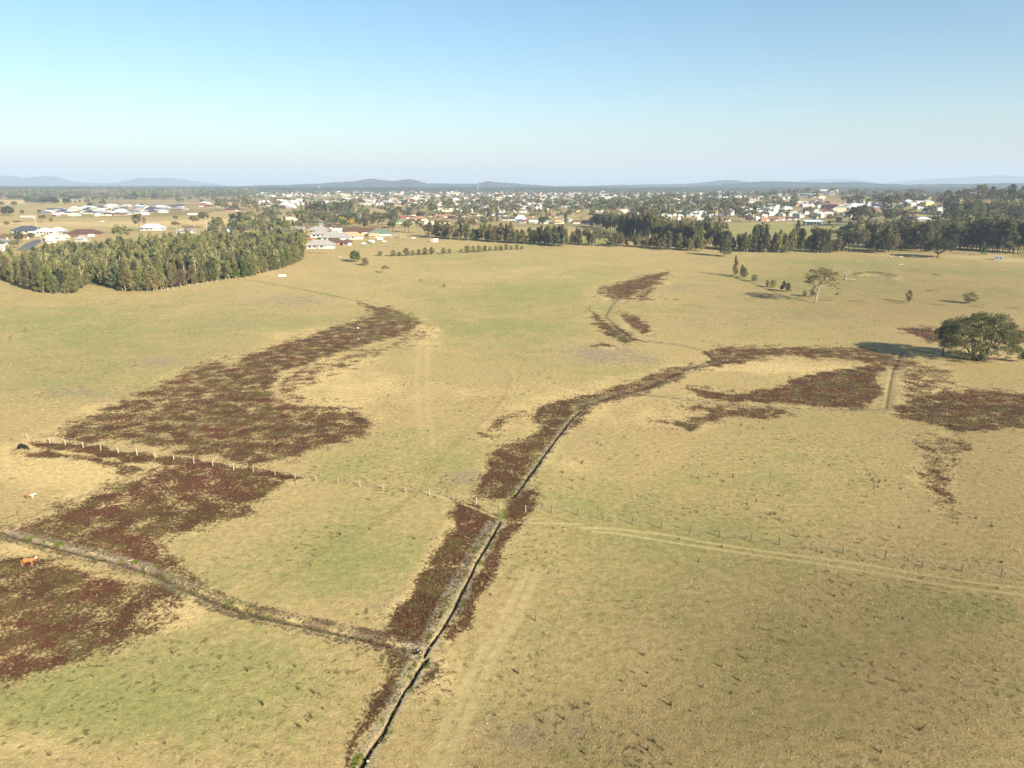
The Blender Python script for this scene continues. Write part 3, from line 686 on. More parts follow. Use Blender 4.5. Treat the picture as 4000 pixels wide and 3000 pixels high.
for k in range(34):
    u, v = rng.uniform(60, 2150), 0
    lo_ = np.interp(u, [0, 650, 900, 1250, 1600, 2200], [960, 1090, 1020, 1090, 1060, 920]); v = lo_ - rng.random() * 150
    x, y, z, mpp = P(*z1a(u, v)); H = 11 + 5 * rng.random(); mb = MB()
    limb(mb, (0, 0, -.4), ((rng.random() - .5) * 2, 0, H), .17, .06, .05, 5, 5)
    for q in range(4):
        a = rng.random() * 6.28; h0 = H * (.4 + .4 * rng.random()); limb(mb, (0, 0, h0), (math.cos(a) * 1.6, math.sin(a) * 1.6, h0 + 2.5), .08, .03, .1, 4, 2)
    tag(ob('bleached_stem', mb.mesh('bleached_stem', M['bark_white'], smooth=True), loc=(x, y, z)), 'thin bleached leafless stem showing among the casuarinas of the left wood', 'dead tree', 'bleached stems in the left wood')

# ------------------------------------------------------------------ single trees of the paddock
def hero_big():
    """spreading paperbark at the right: several stems and one dense uneven crown"""
    x, y, z, mpp = P(3808, 1408)
    e = ob('spreading_tree', None, loc=(x, y, z)); tag(e, 'big dense spreading tree beside the red weed at right, throwing a long shadow', 'tree')
    mb = MB(); S = mpp
    for k in range(9):
        a = k * .7 + .3; r = 3.2 + 4.5 * rng.random()
        limb(mb, (math.cos(a) * .5, math.sin(a) * .5, -.4), (math.cos(a) * r, math.sin(a) * r * .8, 6 + 5 * rng.random()), .42, .12, .14, 7, 6)
    limb(mb, (1, -.5, .2), (15.0, -3.5, 2.2), .22, .06, .1, 6, 6); limb(mb, (0, 0, .5), (-10, 1, 4), .25, .08, .08, 6, 5)
    ob('trunk', mb.mesh('trunk', M['bark_dark'], smooth=True), e)
    cs, rad = [], []
    prof = [(-12.5, 11.5), (-11, 14.0), (-8, 15.2), (-5, 15.6), (-2, 17.0), (1.5, 17.8), (4, 17.2), (7, 17.6), (9.5, 16.5), (11.5, 13), (13, 10), (13.5, 7)]
    px_, pz_ = zip(*prof)
    for i in range(440):
        xx = rng.uniform(-12.5, 13.3); top = np.interp(xx, px_, pz_); bot = .4 + max(0, -xx - 5.5) * .6 + max(0, xx - 7) * .35
        dd = 9.0 * math.sqrt(max(0.05, 1 - (xx / 14.0) ** 2)); t = rng.random() ** .6
        zz = bot + (top - bot - 1) * t; yy = rng.uniform(-1, 1) * dd * math.sqrt(max(.1, 1 - ((t - .4) / .75) ** 2))
        cs.append((xx, yy, zz)); w = .8 + .95 * rng.random(); rad.append((w * 1.2, w * 1.1, w * .8))
    for i in range(22):
        cs.append((13 + 3.6 * rng.random(), -3.5 + 3 * (rng.random() - .5), 1.2 + 3.6 * rng.random())); w = .6 + .5 * rng.random(); rad.append((w * 1.2, w, w * .8))
    V, Fq, c = leaves(np.array(cs), np.array(rad), 72, .27, .25)
    ob('crown', mesh_np('crown', V, Fq, M['leaf_big'], col=c), e)
    x2, y2, z2, _ = P(3683, 1390)
    e2 = ob('slender_tree', None, loc=(x2, y2, z2)); tag(e2, 'slim dark-trunked tree touching the left side of the big spreading tree', 'tree')
    mb = MB(); limb(mb, (0, 0, -.3), (.2, 0, 9), .2, .09, .03, 6, 5); limb(mb, (.4, .3, -.3), (-1.2, 0, 8), .14, .05, .08, 6, 5); limb(mb, (.1, 0, 5), (1.5, .4, 10), .1, .04, .08, 5, 3)
    ob('trunk', mb.mesh('trunk', M['bark_dark'], smooth=True), e2)
    cs = np.array([(rng.normal() * 1.5 - .8, rng.normal() * 1.4, 7.5 + 5.5 * rng.random()) for _ in range(30)]); rad = np.array([(1.0, 1.0, .7)] * 30) * (.6 + .7 * rng.random((30, 1)))
    V, Fq, c = leaves(cs, rad, 75, .26, .25); ob('crown', mesh_np('crown', V, Fq, M['leaf_big'], col=c), e2)
hero_big()
def hero_gum():
    """lone eucalypt with a leaning pale trunk and an umbrella crown"""
    px, py = z4x(405, 1200); x, y, z, mpp = P(px, py); s = mpp / 2.212   # metres per zoom pixel
    e = ob('lone_gum', None, loc=(x, y, z)); tag(e, 'lone eucalypt with pale leaning trunk and umbrella crown', 'tree')
    q = lambda u, v, d=0.0: ((u - 405) * s, d, (1200 - v) * s / .965)
    mb = MB()
    mb.tube([q(403, 1206), q(412, 1160), q(420, 1120), q(428, 1080), q(430, 1050)], [.46, .36, .31, .27, .24], 8)
    L = [((430, 1050, 0), (425, 1000, 1), (405, 960, 2)), ((430, 1050, 0), (450, 1010, -1), (480, 960, -2)), ((425, 1000, 1), (390, 975, -1), (350, 950, -2)), ((450, 1010, -1), (500, 1000, 1), (540, 960, 2)),
         ((428, 1080, 0), (470, 1070, 2), (520, 1055, 2.5)), ((420, 1120, 0), (390, 1085, 1), (350, 1050, 2)), ((440, 1030, 0), (445, 970, 4), (450, 930, 5)), ((440, 1030, 0), (440, 980, -4), (430, 940, -5)), ((480, 960, -2), (510, 930, -3), (535, 915, -3))]
    for a, b, c in L: mb.tube([q(*a), q(*b), q(*c)], [.20, .13, .05], 6)
    ob('trunk', mb.mesh('trunk', M['bark_pale'], smooth=True), e)
    cs, rad = [], []
    for i in range(150):
        u = rng.uniform(330, 562); t = (u - 446) / 122
        d = rng.uniform(-1, 1) * 9.5 * math.sqrt(max(.02, 1 - t * t))
        rr = min(1, t * t + (d / 10.5) ** 2)
        v = 908 + 55 * rr + 80 * rng.random() ** 1.6 + (15 if u < 370 else 0)
        cs.append(q(u, v, d)); w = .7 + .8 * rng.random(); rad.append((w * 1.2, w * 1.1, w * .6))
    for u, v, n in [(345, 1020, 8), (320, 980, 5), (530, 1050, 6), (545, 1010, 6), (480, 1030, 6), (385, 1030, 6), (555, 1065, 2)]:
        for _ in range(n): cs.append(q(u + rng.normal() * 14, v + rng.normal() * 9, rng.normal() * 3)); rad.append((.9, .8, .5))
    V, Fq, c = leaves(np.array(cs), np.array(rad), 30, .30, .2); ob('crown', mesh_np('crown', V, Fq, M['leaf_casuarina'], col=c), e)
hero_gum()
def hero_fig():
    px, py = z4x(1462, 812); x, y, z, mpp = P(px, py); s = mpp / 2.212
    e = ob('spreading_tree', None, loc=(x, y, z)); tag(e, 'wide low-branched dark green tree standing out before the right-hand trees', 'tree')
    mb = MB(); H = 185 * s
    limb(mb, (0, 0, -.4), (.6, 0, 4), .8, .5, .05, 8, 3)
    for k in range(8):
        a = k * .8; limb(mb, (.5, 0, 3.0), (math.cos(a) * 7 + 1.5, math.sin(a) * 7, 6.5 + 4 * rng.random()), .4, .1, .1, 6, 4)
    ob('trunk', mb.mesh('trunk', M['bark_dark'], smooth=True), e)
    cs, rad = [], []; hw = 125 * s
    for i in range(150):
        a = rng.random() * 6.28; r = math.sqrt(rng.random()); zz = H * (.28 + .62 * math.sqrt(max(0, 1 - r * r)) * (.35 + .65 * rng.random() ** .6))
        cs.append((math.cos(a) * r * hw + 1, math.sin(a) * r * hw * .8, zz)); w = 1 + .9 * rng.random(); rad.append((w * 1.2, w * 1.2, w * .7))
    V, Fq, c = leaves(np.array(cs), np.array(rad), 70, .42, .3); ob('crown', mesh_np('crown', V, Fq, M['leaf_dark'], col=c), e)
hero_fig()

# young trees in the two planted rows
for (u, v, h, w) in [(1072,797,42,48),(1187,800,55,68),(1240,797,38,40),(1300,797,68,66),(1355,792,45,52),(1408,790,52,44),(1462,787,62,58),(1518,783,62,58)]:
    tree_px(*z2a(u, v), h / 2.212, w / 2.212, 'young', 'bushy young tree in the left-hand planted row across the paddock', 'young trees of the left planted row', leaf='leaf_fresh' if rng.random() < .5 else 'leaf_olive')
for (u, v, h, w) in [(1620,780,56,50),(1672,774,40,40)]:
    tree_px(*z2a(u, v), h / 2.212, w / 2.212, 'young', 'bushy young tree of the pair between the two planted rows', 'pair of young trees between the rows', leaf='leaf_olive')
for (u, v, h, w) in [(1778,757,24,30),(1826,770,66,55),(1877,765,55,42),(1928,765,60,55),(1978,760,55,46),(2022,755,42,42),(2072,752,44,40),(2115,750,44,44),(2162,747,52,44),(2205,745,38,34),(2253,742,44,44),(2296,740,28,34)]:
    tree_px(*z2a(u, v), h / 2.212, w / 2.212, 'young', 'bushy young tree in the right-hand planted row below the tree belt', 'young trees of the right planted row', leaf='leaf_casuarina' if rng.random() < .6 else 'leaf_fresh')
tree_px(*z2a(858, 850), 98/2.212, 100/2.212, 'round', 'dense round bushy tree, larger of the two beside the planted row', leaf='leaf_fresh')
tree_px(*z2a(943, 880), 68/2.212, 72/2.212, 'young', 'smaller bushy tree just right of the dense round one', leaf='leaf_olive')
tree_px(*z2a(1122, 945), 66/2.212, 78/2.212, 'gumflat', 'spindly small gum with an open crown in the middle of the paddock', leaf='leaf_olive', name='young_gum')
tree_px(*z2a(1425, 1020), 34/2.212, 36/2.212, 'bare', 'thin leafless sapling in the open paddock', name='sapling')
tree_px(*z2a(1627, 1066), 32/2.212, 30/2.212, 'young', 'tiny dark sapling alone in the open paddock', name='sapling')
tree_px(*z2a(1945, 1160), 26/2.212, 24/2.212, 'bare', 'faint bare sapling, left one of two low saplings', name='sapling')
tree_px(*z2a(1990, 1170), 26/2.212, 30/2.212, 'bare', 'faint bare sapling, right one of two low saplings', name='sapling')
k1 = Zm(0, 1100)
tree_px(*k1(225, 445), 65/2.212, 45/2.212, 'bare', 'small leafless sapling in the left paddock, taller of two', name='sapling')
tree_px(*k1(92, 500), 42/2.212, 35/2.212, 'bare', 'small leafless sapling near the left edge, shorter of two', name='sapling')
# row leading to the lone eucalypt
tree_px(*z3a(1928, 975), 172/2.212, 52/2.212, 'casuarina', 'slender tall casuarina at the head of the drain on the right', leaf='leaf_olive')
tree_px(*z3a(1978, 975), 102/2.212, 50/2.212, 'casuarina', 'narrow casuarina next behind the slender tall one', leaf='leaf_olive')
tree_px(*z3a(2013, 990), 92/2.212, 52/2.212, 'casuarina', 'narrow casuarina leaning at the right of its twin by the drain', leaf='leaf_casuarina')
tree_px(*z3a(2092, 1015), 60/2.212, 58/2.212, 'young', 'small bushy tree alone right of the narrow casuarinas', leaf='leaf_casuarina')
tree_px(*z4x(-8, 1062), 62/2.212, 34/2.212, 'young', 'small dark bushy tree, left of a pair by the drain', leaf='leaf_casuarina')
tree_px(*z4x(40, 1068), 68/2.212, 58/2.212, 'young', 'small bushy tree, right of a pair by the drain', leaf='leaf_casuarina')
tree_px(*z4x(126, 1095), 84/2.212, 50/2.212, 'casuarina', 'small pointed casuarina, left of the pair before the lone eucalypt', leaf='leaf_dark')
tree_px(*z4x(178, 1108), 80/2.212, 54/2.212, 'casuarina', 'small pointed casuarina, right of the pair before the lone eucalypt', leaf='leaf_gum')
tree_px(*z4x(315, 1150), 60/2.212, 48/2.212, 'young', 'low round bush left of the lone eucalypt', name='bush', cat='bush', leaf='leaf_casuarina')
tree_px(*z4x(390, 1150), 92/2.212, 70/2.212, 'young', 'bushy young tree right behind the lone eucalypt trunk', leaf='leaf_casuarina')
tree_px(*z4x(594, 1166), 52/2.212, 34/2.212, 'gumflat', 'tiny thin-stemmed tree right of the lone eucalypt', name='young_gum', leaf='leaf_olive')
tree_px(*z4x(1214, 1196), 105/2.212, 62/2.212, 'young', 'small upright gum with a thin stem on the right paddock', name='young_gum', leaf='leaf_olive')
tree_px(*z4x(1738, 1206), 98/2.212, 126/2.212, 'young', 'small broad-crowned gum on the right paddock', name='young_gum', leaf='leaf_casuarina')

# ------------------------------------------------------------------ belts of trees behind the paddock
def belt(zf, u0, u1, b0, b1, top0, top1, n, wz, kinds, label, group, leafs):
    for i in range(n):
        t = (i + rng.random() * .8) / n; u = u0 + (u1 - u0) * t; b = b0 + (b1 - b0) * t - rng.random() * 16
        top = top0 + (top1 - top0) * rng.random(); h = max(30, b - top)
        tree_px(*zf(u, b), h / 2.212, wz * (.75 + .5 * rng.random()) / 2.212, kinds[rng.integers(len(kinds))], label, group, leafs[rng.integers(len(leafs))])
C1, G1 = ['casuarina'], ['gum']
cz = ['leaf_casuarina', 'leaf_olive', 'leaf_gum']; gz = ['leaf_gum', 'leaf_dark', 'leaf_casuarina']
g = 'casuarinas of the belt behind the shipping container'
lb = 'grey-green casuarina in the belt right behind the shipping container'
belt(z2a, 1450, 1860, 640, 668, 480, 545, 16, 75, C1 + C1 + G1, lb, g, cz)
g = 'casuarinas of the middle tree belt'; lb = 'wispy casuarina in the belt along the middle far edge of the paddock'
belt(z2a, 1870, 2212, 665, 690, 500, 565, 15, 75, C1, lb, g, cz)
belt(z3a, -10, 210, 690, 700, 545, 600, 9, 75, C1, lb, g, cz)
belt(z3a, 235, 470, 700, 725, 535, 570, 12, 80, C1, lb, g, cz)
belt(z3a, 510, 600, 705, 712, 545, 600, 5, 60, C1, lb, g, cz)
belt(z3a, 620, 760, 710, 722, 545, 620, 7, 75, C1 + G1, lb, g, cz)
belt(z3a, 835, 960, 715, 722, 560, 640, 6, 65, C1, lb, g, cz)
tree_px(*z3a(790, 705), 108/2.212, 62/2.212, 'gumflat', 'dark round-topped tree on a bare stem in the gap of the belt', leaf='leaf_dark', name='gum_tree')
tree_px(*z3a(990, 712), 70/2.212, 42/2.212, 'casuarina', 'short pale casuarina alone in the belt gap', leaf='leaf_olive')
g = 'casuarinas right of the belt gap'; lb = 'casuarina at the front of the thick trees right of the belt gap'
belt(z3a, 1060, 1260, 728, 740, 600, 660, 7, 62, C1, lb, g, cz)
belt(z3a, 1290, 1640, 745, 762, 590, 650, 11, 70, C1, lb, g, cz)
g = 'tall trees of the dark grove behind the gap'; lb = 'tall dark tree in the thick grove behind the belt gap'
belt(z3a, 930, 1260, 640, 690, 430, 490, 20, 85, C1 + G1, lb, g, ['leaf_gum', 'leaf_dark', 'leaf_casuarina'])
belt(z3a, 930, 1240, 600, 650, 425, 470, 14, 85, G1, lb, g, ['leaf_gum', 'leaf_dark'])
g = 'tall casuarinas right of the dark grove'; lb = 'tall olive casuarina in the thick stand right of the dark grove'
belt(z3a, 1250, 1640, 690, 740, 490, 560, 24, 85, C1 + C1 + G1, lb, g, cz)
belt(z3a, 1640, 1830, 700, 750, 470, 600, 12, 85, C1 + G1, lb, g, cz)
g = 'trees left of the dark grove'; lb = 'rounded gum at the left shoulder of the dark grove'
belt(z3a, 720, 930, 555, 600, 430, 470, 11, 100, G1 + ['round'], lb, g, gz)
tree_px(*z3a(1830, 800), 175/2.212, 130/2.212, 'casuarina', 'broad casuarina jutting forward from the belt into the paddock', leaf='leaf_gum')
g = 'casuarinas behind the jutting one'; lb = 'casuarina standing close behind the broad jutting one'
belt(z3a, 1850, 2040, 755, 768, 560, 640, 7, 75, C1, lb, g, cz)
g = 'casuarinas of the right-hand hedge line'; lb = 'dense casuarina in the hedge line left of the spreading dark tree'
belt(z3a, 2060, 2212, 765, 768, 530, 600, 8, 80, C1, lb, g, cz + ['leaf_dark'])
belt(z4x, 0, 340, 768, 772, 560, 640, 15, 80, C1, lb, g, cz + ['leaf_dark'])
belt(z4x, 350, 520, 770, 772, 565, 640, 8, 75, C1, lb, g, cz + ['leaf_dark'])
belt(z4x, 520, 650, 768, 770, 620, 680, 7, 65, C1, lb, g, cz)
tree_px(*z4x(243, 640), 140/2.212, 60/2.212, 'casuarina', 'pointed casuarina rising alone behind the hedge line', leaf='leaf_gum')
g = 'gums of the right-hand belt'; lb = 'dark gum tree in the belt around the spreading dark tree'
belt(z4x, 660, 850, 762, 770, 560, 640, 8, 100, G1 + ['gumflat'], lb, g, gz)
belt(z4x, 850, 1080, 755, 775, 520, 590, 10, 110, ['gumfull'] + C1, lb, g, gz)
belt(z4x, 1080, 1400, 735, 768, 490, 560, 16, 120, ['gumfull', 'gumfull', 'gum'], lb, g, gz)
belt(z4x, 1400, 1640, 700, 760, 520, 600, 9, 120, ['gumfull', 'gumfull', 'gum'], lb, g, gz)
belt(z4x, 1640, 2300, 720, 750, 560, 620, 14, 100, ['round', 'gumfull'], 'dark leafy tree in the shade under the corner belt gums', 'leafy trees under the corner belt gums', ['leaf_dark', 'leaf_gum'])
belt(z4x, 1080, 1420, 720, 745, 600, 640, 8, 90, ['round'], 'dark leafy tree behind the trunks left of the spreading tree', 'leafy trees behind the trunks at right', ['leaf_dark', 'leaf_gum'])
g = 'tall gums in the far right corner belt'; lb = 'tall gum tree in the corner belt behind the small white hut'
belt(z4x, 1630, 2300, 745, 785, 480, 560, 30, 130, ['gumfull', 'gumfull', 'gum'], lb, g, gz)
tree_px(*z4x(1860, 790), 110/2.212, 60/2.212, 'casuarina', 'short light green casuarina at the right-hand far fence', leaf='leaf_fresh')
tree_px(*z4x(1010, 775), 150/2.212, 100/2.212, 'round', 'dense dark green rounded tree left of the spreading one', leaf='leaf_dark')
g = 'gums on the wooded rise at right'; lb = 'gum tree on the wooded rise at the far right'
for v0, v1, tt, n in ((322, 340, 242, 16), (335, 345, 250, 16), (640, 680, 470, 14), (560, 600, 380, 16), (500, 540, 330, 16), (440, 470, 300, 16), (390, 410, 260, 15), (350, 375, 245, 12)):
    belt(z4x, 1520 if v0 < 600 else 1600, 2300, v0 + 40, v0, tt, tt + 60, n, 105, ['gumfull', 'gumfull', 'gum'], lb, g, gz)
# shrubs and pair of gums by the sheds
z7 = Zm(3000, 700, 2.54)
for u, v, top, w, lab in [(795, 465, 290, 130, 'dark spreading gum, left of a pair behind the open shed'), (890, 472, 265, 190, 'tall spreading gum, right of the pair behind the open shed')]:
    tree_px(*z7(u, v), (v - top) / 2.54, w / 2.54, 'gum', lab, leaf='leaf_dark')
for u, v, top, w, lab in [(605, 450, 412, 34, 'round dark shrub right of the open shed'), (927, 472, 440, 28, 'small dark shrub below the gum pair'), (307, 440, 408, 24, 'small dark shrub left of the open shed')]:
    tree_px(*z7(u, v), (v - top) / 2.54, w / 2.54, 'round', lab, name='shrub', cat='shrub', leaf='leaf_dark')

# trees around the estates, left half (4.424x zooms)
y1, y2, y3 = Zm(0, 700, 4.424), Zm(500, 700, 4.424), Zm(1000, 700, 4.424)
def T(zf, u, v, top, w, kind, label, leaf=None, name=None):
    tree_px(*zf(u, v), (v - top) / 4.424, w / 4.424, kind, label, leaf=leaf, name=name)
T(y1, 140, 628, 472, 220, 'round', 'broad round dark tree alone in the pale field at left', 'leaf_dark')
T(y1, 385, 602, 530, 72, 'round', 'small round brown-green tree beside the long white shed', 'leaf_gum')
T(y1, 745, 752, 618, 135, 'gum', 'grey-brown gum standing in the pale field', 'leaf_gum')
T(y1, 887, 740, 672, 55, 'round', 'small round tree right of the grey-brown gum', 'leaf_gum')
T(y1, 115, 790, 730, 95, 'round', 'low greyish bush near the left edge of the pale field', 'leaf_olive', 'bush')
T(y1, 290, 785, 718, 140, 'gumflat', 'bright green flat-topped tree in the pale field', 'leaf_fresh')
T(y1, 250, 458, 385, 100, 'round', 'grey-brown round tree in the far pasture', 'leaf_gum')
T(y1, 35, 452, 388, 80, 'round', 'dark bushy tree at the left edge of the far pasture', 'leaf_dark')
T(y1, 685, 572, 528, 80, 'round', 'small dark tree at the left end of the new estate', 'leaf_dark')
T(y1, 1565, 500, 408, 100, 'round', 'rounded dark tree right behind the new estate roofs', 'leaf_dark')
T(y1, 1660, 492, 440, 55, 'casuarina', 'small pointed tree behind the new estate roofs', 'leaf_dark')
T(y1, 1780, 480, 370, 115, 'gum', 'dark gum behind the middle of the new estate', 'leaf_dark')
for u in (500, 590, 680, 770, 850, 930, 990):
    tree_px(*y1(u + rng.normal() * 12, 428 - rng.random() * 8), 15 + 14 * rng.random(), 24 + 18 * rng.random(), 'round', 'dark dense tree in the clump on the far pasture', 'trees of the dark clump on the far pasture', 'leaf_dark')
for u in (1130, 1190): tree_px(*y1(u, 430), 22, 20, 'round', 'dark tree of the pair right of the clump on the far pasture', 'pair of trees on the far pasture', 'leaf_dark')
for u, h in ((1305, 9), (1382, 13), (1480, 14), (1530, 12)): tree_px(*y1(u, 412), h, 9, 'round', 'tiny dark tree in a line at the back of the far pasture', 'line of tiny trees on the far pasture', 'leaf_gum')
T(y1, 330, 1085, 910, 150, 'round', 'dark round tree left of the road at the left edge', 'leaf_dark')
T(y1, 215, 1095, 925, 170, 'gum', 'olive tree next to the dark round one by the road', 'leaf_olive')
T(y1, 535, 1015, 925, 125, 'round', 'bright green garden tree at the road bend', 'leaf_fresh')
T(y1, 250, 1190, 1090, 230, 'gum', 'olive garden tree in the lower left corner by the roofs', 'leaf_olive')
T(y1, 60, 1220, 1060, 120, 'gum', 'olive tree at the extreme left edge by the roofs', 'leaf_olive')
T(y1, 1345, 1045, 980, 75, 'round', 'dark shrub in front of the brown brick house', 'leaf_dark', 'shrub')
T(y2, 210, 900, 600, 230, 'gum', 'tall grey-green gum rising behind the wood by a white roof', 'leaf_gum')
T(y2, 820, 735, 635, 110, 'gum', 'small round gum alone on the dry field behind the wood', 'leaf_gum')
T(y2, 830, 870, 742, 165, 'gumflat', 'flat-topped gum at the back of the wood', 'leaf_olive')
T(y2, 1150, 850, 645, 170, 'gumflat', 'open-crowned gum left of the power pole', 'leaf_gum')
T(y2, 1320, 850, 580, 210, 'gumflat', 'tall thin-crowned gum just left of the power pole', 'leaf_gum')
T(y2, 1520, 900, 775, 190, 'gum', 'low spreading gum right of the power pole', 'leaf_olive')
T(y2, 1650, 890, 785, 130, 'bare', 'brownish half-bare tree right of the power pole', 'leaf_bare')
T(y2, 1870, 880, 570, 250, 'gum', 'massive dark green rounded tree, left part of the big clump behind the wood', 'leaf_dark')
T(y2, 1985, 870, 575, 220, 'gum', 'massive rounded tree, right part of the big clump behind the wood', 'leaf_gum')
T(y2, 2120, 870, 650, 120, 'casuarina', 'pointed green tree right of the big clump behind the wood', 'leaf_fresh')
T(y3, 60, 830, 620, 190, 'gum', 'olive tree at the right end behind the wood', 'leaf_olive')
for u, v, top, w in ((180,700,530,120),(300,720,560,130),(420,690,540,130),(560,700,560,120),(660,680,520,120),(100,760,600,130)):
    tree_px(*y3(u, v), (v - top) / 4.424, w / 4.424, 'gum', 'grey-green gum in the clump above the cream roof', 'gums of the clump above the cream roof', 'leaf_gum')
for u, v, top, w in ((760,850,560,170),(850,800,600,150),(800,700,520,140),(980,820,700,170),(1060,800,710,120),(760,870,760,120)):
    tree_px(*y3(u, v), (v - top) / 4.424, w / 4.424, 'gum', 'green gum beside the small white hut with green roof', 'gums beside the white hut', ['leaf_casuarina', 'leaf_fresh'][rng.integers(2)])
for u in np.linspace(870, 1650, 16):
    tree_px(*y3(u + rng.normal() * 12, 600 - rng.random() * 30), 38 + 8 * rng.random(), 24, 'casuarina', 'tall dark tree in the dense grove below the town', 'trees of the dense dark grove below the town', ['leaf_dark', 'leaf_gum'][rng.integers(2)])
T(y3, 1050, 650, 420, 220, 'gum', 'largest tree at the left end of the dense dark grove', 'leaf_dark')
T(y3, 1468, 790, 655, 170, 'round', 'large bright yellow wattle in full bloom', 'leaf_wattle', 'wattle_tree')
T(y3, 1655, 790, 672, 110, 'round', 'second yellow wattle right of the largest one', 'leaf_wattle', 'wattle_tree')
T(y3, 400, 815, 745, 150, 'round', 'yellow wattle above the long grey roof, left one', 'leaf_wattle', 'wattle_tree')
T(y3, 580, 812, 758, 140, 'round', 'yellow wattle above the long grey roof, right one', 'leaf_wattle', 'wattle_tree')
T(y3, 1310, 820, 690, 190, 'gum', 'grey-green tree just left of the large wattle', 'leaf_gum')
T(y3, 1570, 850, 740, 150, 'gum', 'olive tree between the two wattles', 'leaf_olive')
T(y3, 860, 900, 815, 190, 'bare', 'pinkish leafless tree beside the brick-fronted house', 'leaf_bare')
T(y3, 1790, 830, 700, 120, 'bare', 'brown leafless tree right of the wattles', 'leaf_bare')
T(y3, 1890, 850, 690, 90, 'round', 'very dark narrow tree behind the brown gabled house', 'leaf_dark')
for u, v, top, w in ((1990,880,600,160),(2100,880,570,170),(2180,880,590,150),(1900,760,560,150),(1800,700,545,140),(2040,760,590,130)):
    tree_px(*y3(u, v), (v - top) / 4.424, w / 4.424, 'gum', 'big gum of the clump behind the green-roofed house', 'big gums behind the green-roofed house', 'leaf_gum')
T(y3, 290, 880, 790, 110, 'gum', 'dark tree in front of the long grey roof', 'leaf_gum')
T(y3, 840, 1030, 940, 100, 'round', 'round garden tree near the red car', 'leaf_olive')
T(y3, 1265, 890, 845, 70, 'round', 'clipped shrub beside the pale sheds', 'leaf_gum', 'shrub')
T(y3, 1915, 990, 935, 90, 'round', 'garden shrub in front of the brown gabled house', 'leaf_olive', 'shrub')
T(y3, 1100, 1045, 1000, 80, 'round', 'dark garden shrub left of the grey roofs', 'leaf_dark', 'shrub')
for u, v, top, w in ((1180,580,500,110),(1230,480,370,120),(1320,595,480,80),(1410,600,480,75),(1290,590,500,70)):
    tree_px(*z2a(u, v), (v - top) / 2.212, w / 2.212, 'gum', 'gum tree at the left end of the container belt', 'gums left of the container belt', ['leaf_gum', 'leaf_fresh', 'leaf_casuarina'][rng.integers(3)])
for u, v, top, w in ((1210,380,370,1),): pass

# ------------------------------------------------------------------ houses
ROOFC = {'white': (.54, .55, .56), 'charcoal': (.065, .075, .10), 'grey': (.30, .29, .28), 'terracotta': (.32, .17, .115), 'brown': (.11, .06, .045), 'green': (.12, .19, .145), 'cream': (.72, .66, .46), 'red': (.20, .07, .06), 'tan': (.45, .30, .18), 'blue': (.13, .16, .21)}
WALLC = {'white': (.47, .46, .44), 'brick': (.28, .17, .125), 'yellow': (.66, .46, .16), 'cream': (.68, .62, .46), 'grey': (.42, .42, .42), 'orange': (.42, .25, .13), 'sky': (.12, .42, .68)}
for k, c in ROOFC.items(): M['roof_' + k] = mat('roof_' + k, c, rough=.6, var=.12, scale=.6, spec=.3)
for k, c in WALLC.items(): M['wall_' + k] = mat('wall_' + k, c, rough=.85, var=.08, scale=.6)
M['glass'] = mat('window_glass', (.03, .035, .045), rough=.15, var=.05, spec=.6); M['door'] = mat('door_paint', (.18, .12, .08)); M['gdoor'] = mat('garage_door_paint', (.6, .6, .58))
def hip(mb, x0, x1, y0, y1, z0, rise, ov=.6, gable=False):
    x0 -= ov; x1 += ov; y0 -= ov; y1 += ov; zt = z0 + rise
    if x1 - x0 >= y1 - y0:
        c = (y0 + y1) / 2; ins = 0 if gable else (y1 - y0) / 2
        r0, r1 = (x0 + ins, c, zt), (x1 - ins, c, zt)
        V = [(x0, y0, z0), (x1, y0, z0), (x1, y1, z0), (x0, y1, z0), r0, r1]; Fc = [(0, 1, 5, 4), (1, 2, 5), (2, 3, 4, 5), (3, 0, 4), (0, 3, 2, 1)]
    else:
        c = (x0 + x1) / 2; ins = 0 if gable else (x1 - x0) / 2
        r0, r1 = (c, y0 + ins, zt), (c, y1 - ins, zt)
        V = [(x0, y0, z0), (x1, y0, z0), (x1, y1, z0), (x0, y1, z0), r0, r1]; Fc = [(0, 1, 4), (1, 2, 5, 4), (2, 3, 5), (3, 0, 4, 5), (0, 3, 2, 1)]
    mb.add(V, Fc)
    mb.box(x0, x1, y0, y1, z0 - .22, z0 - .004)
HOUSE = {}
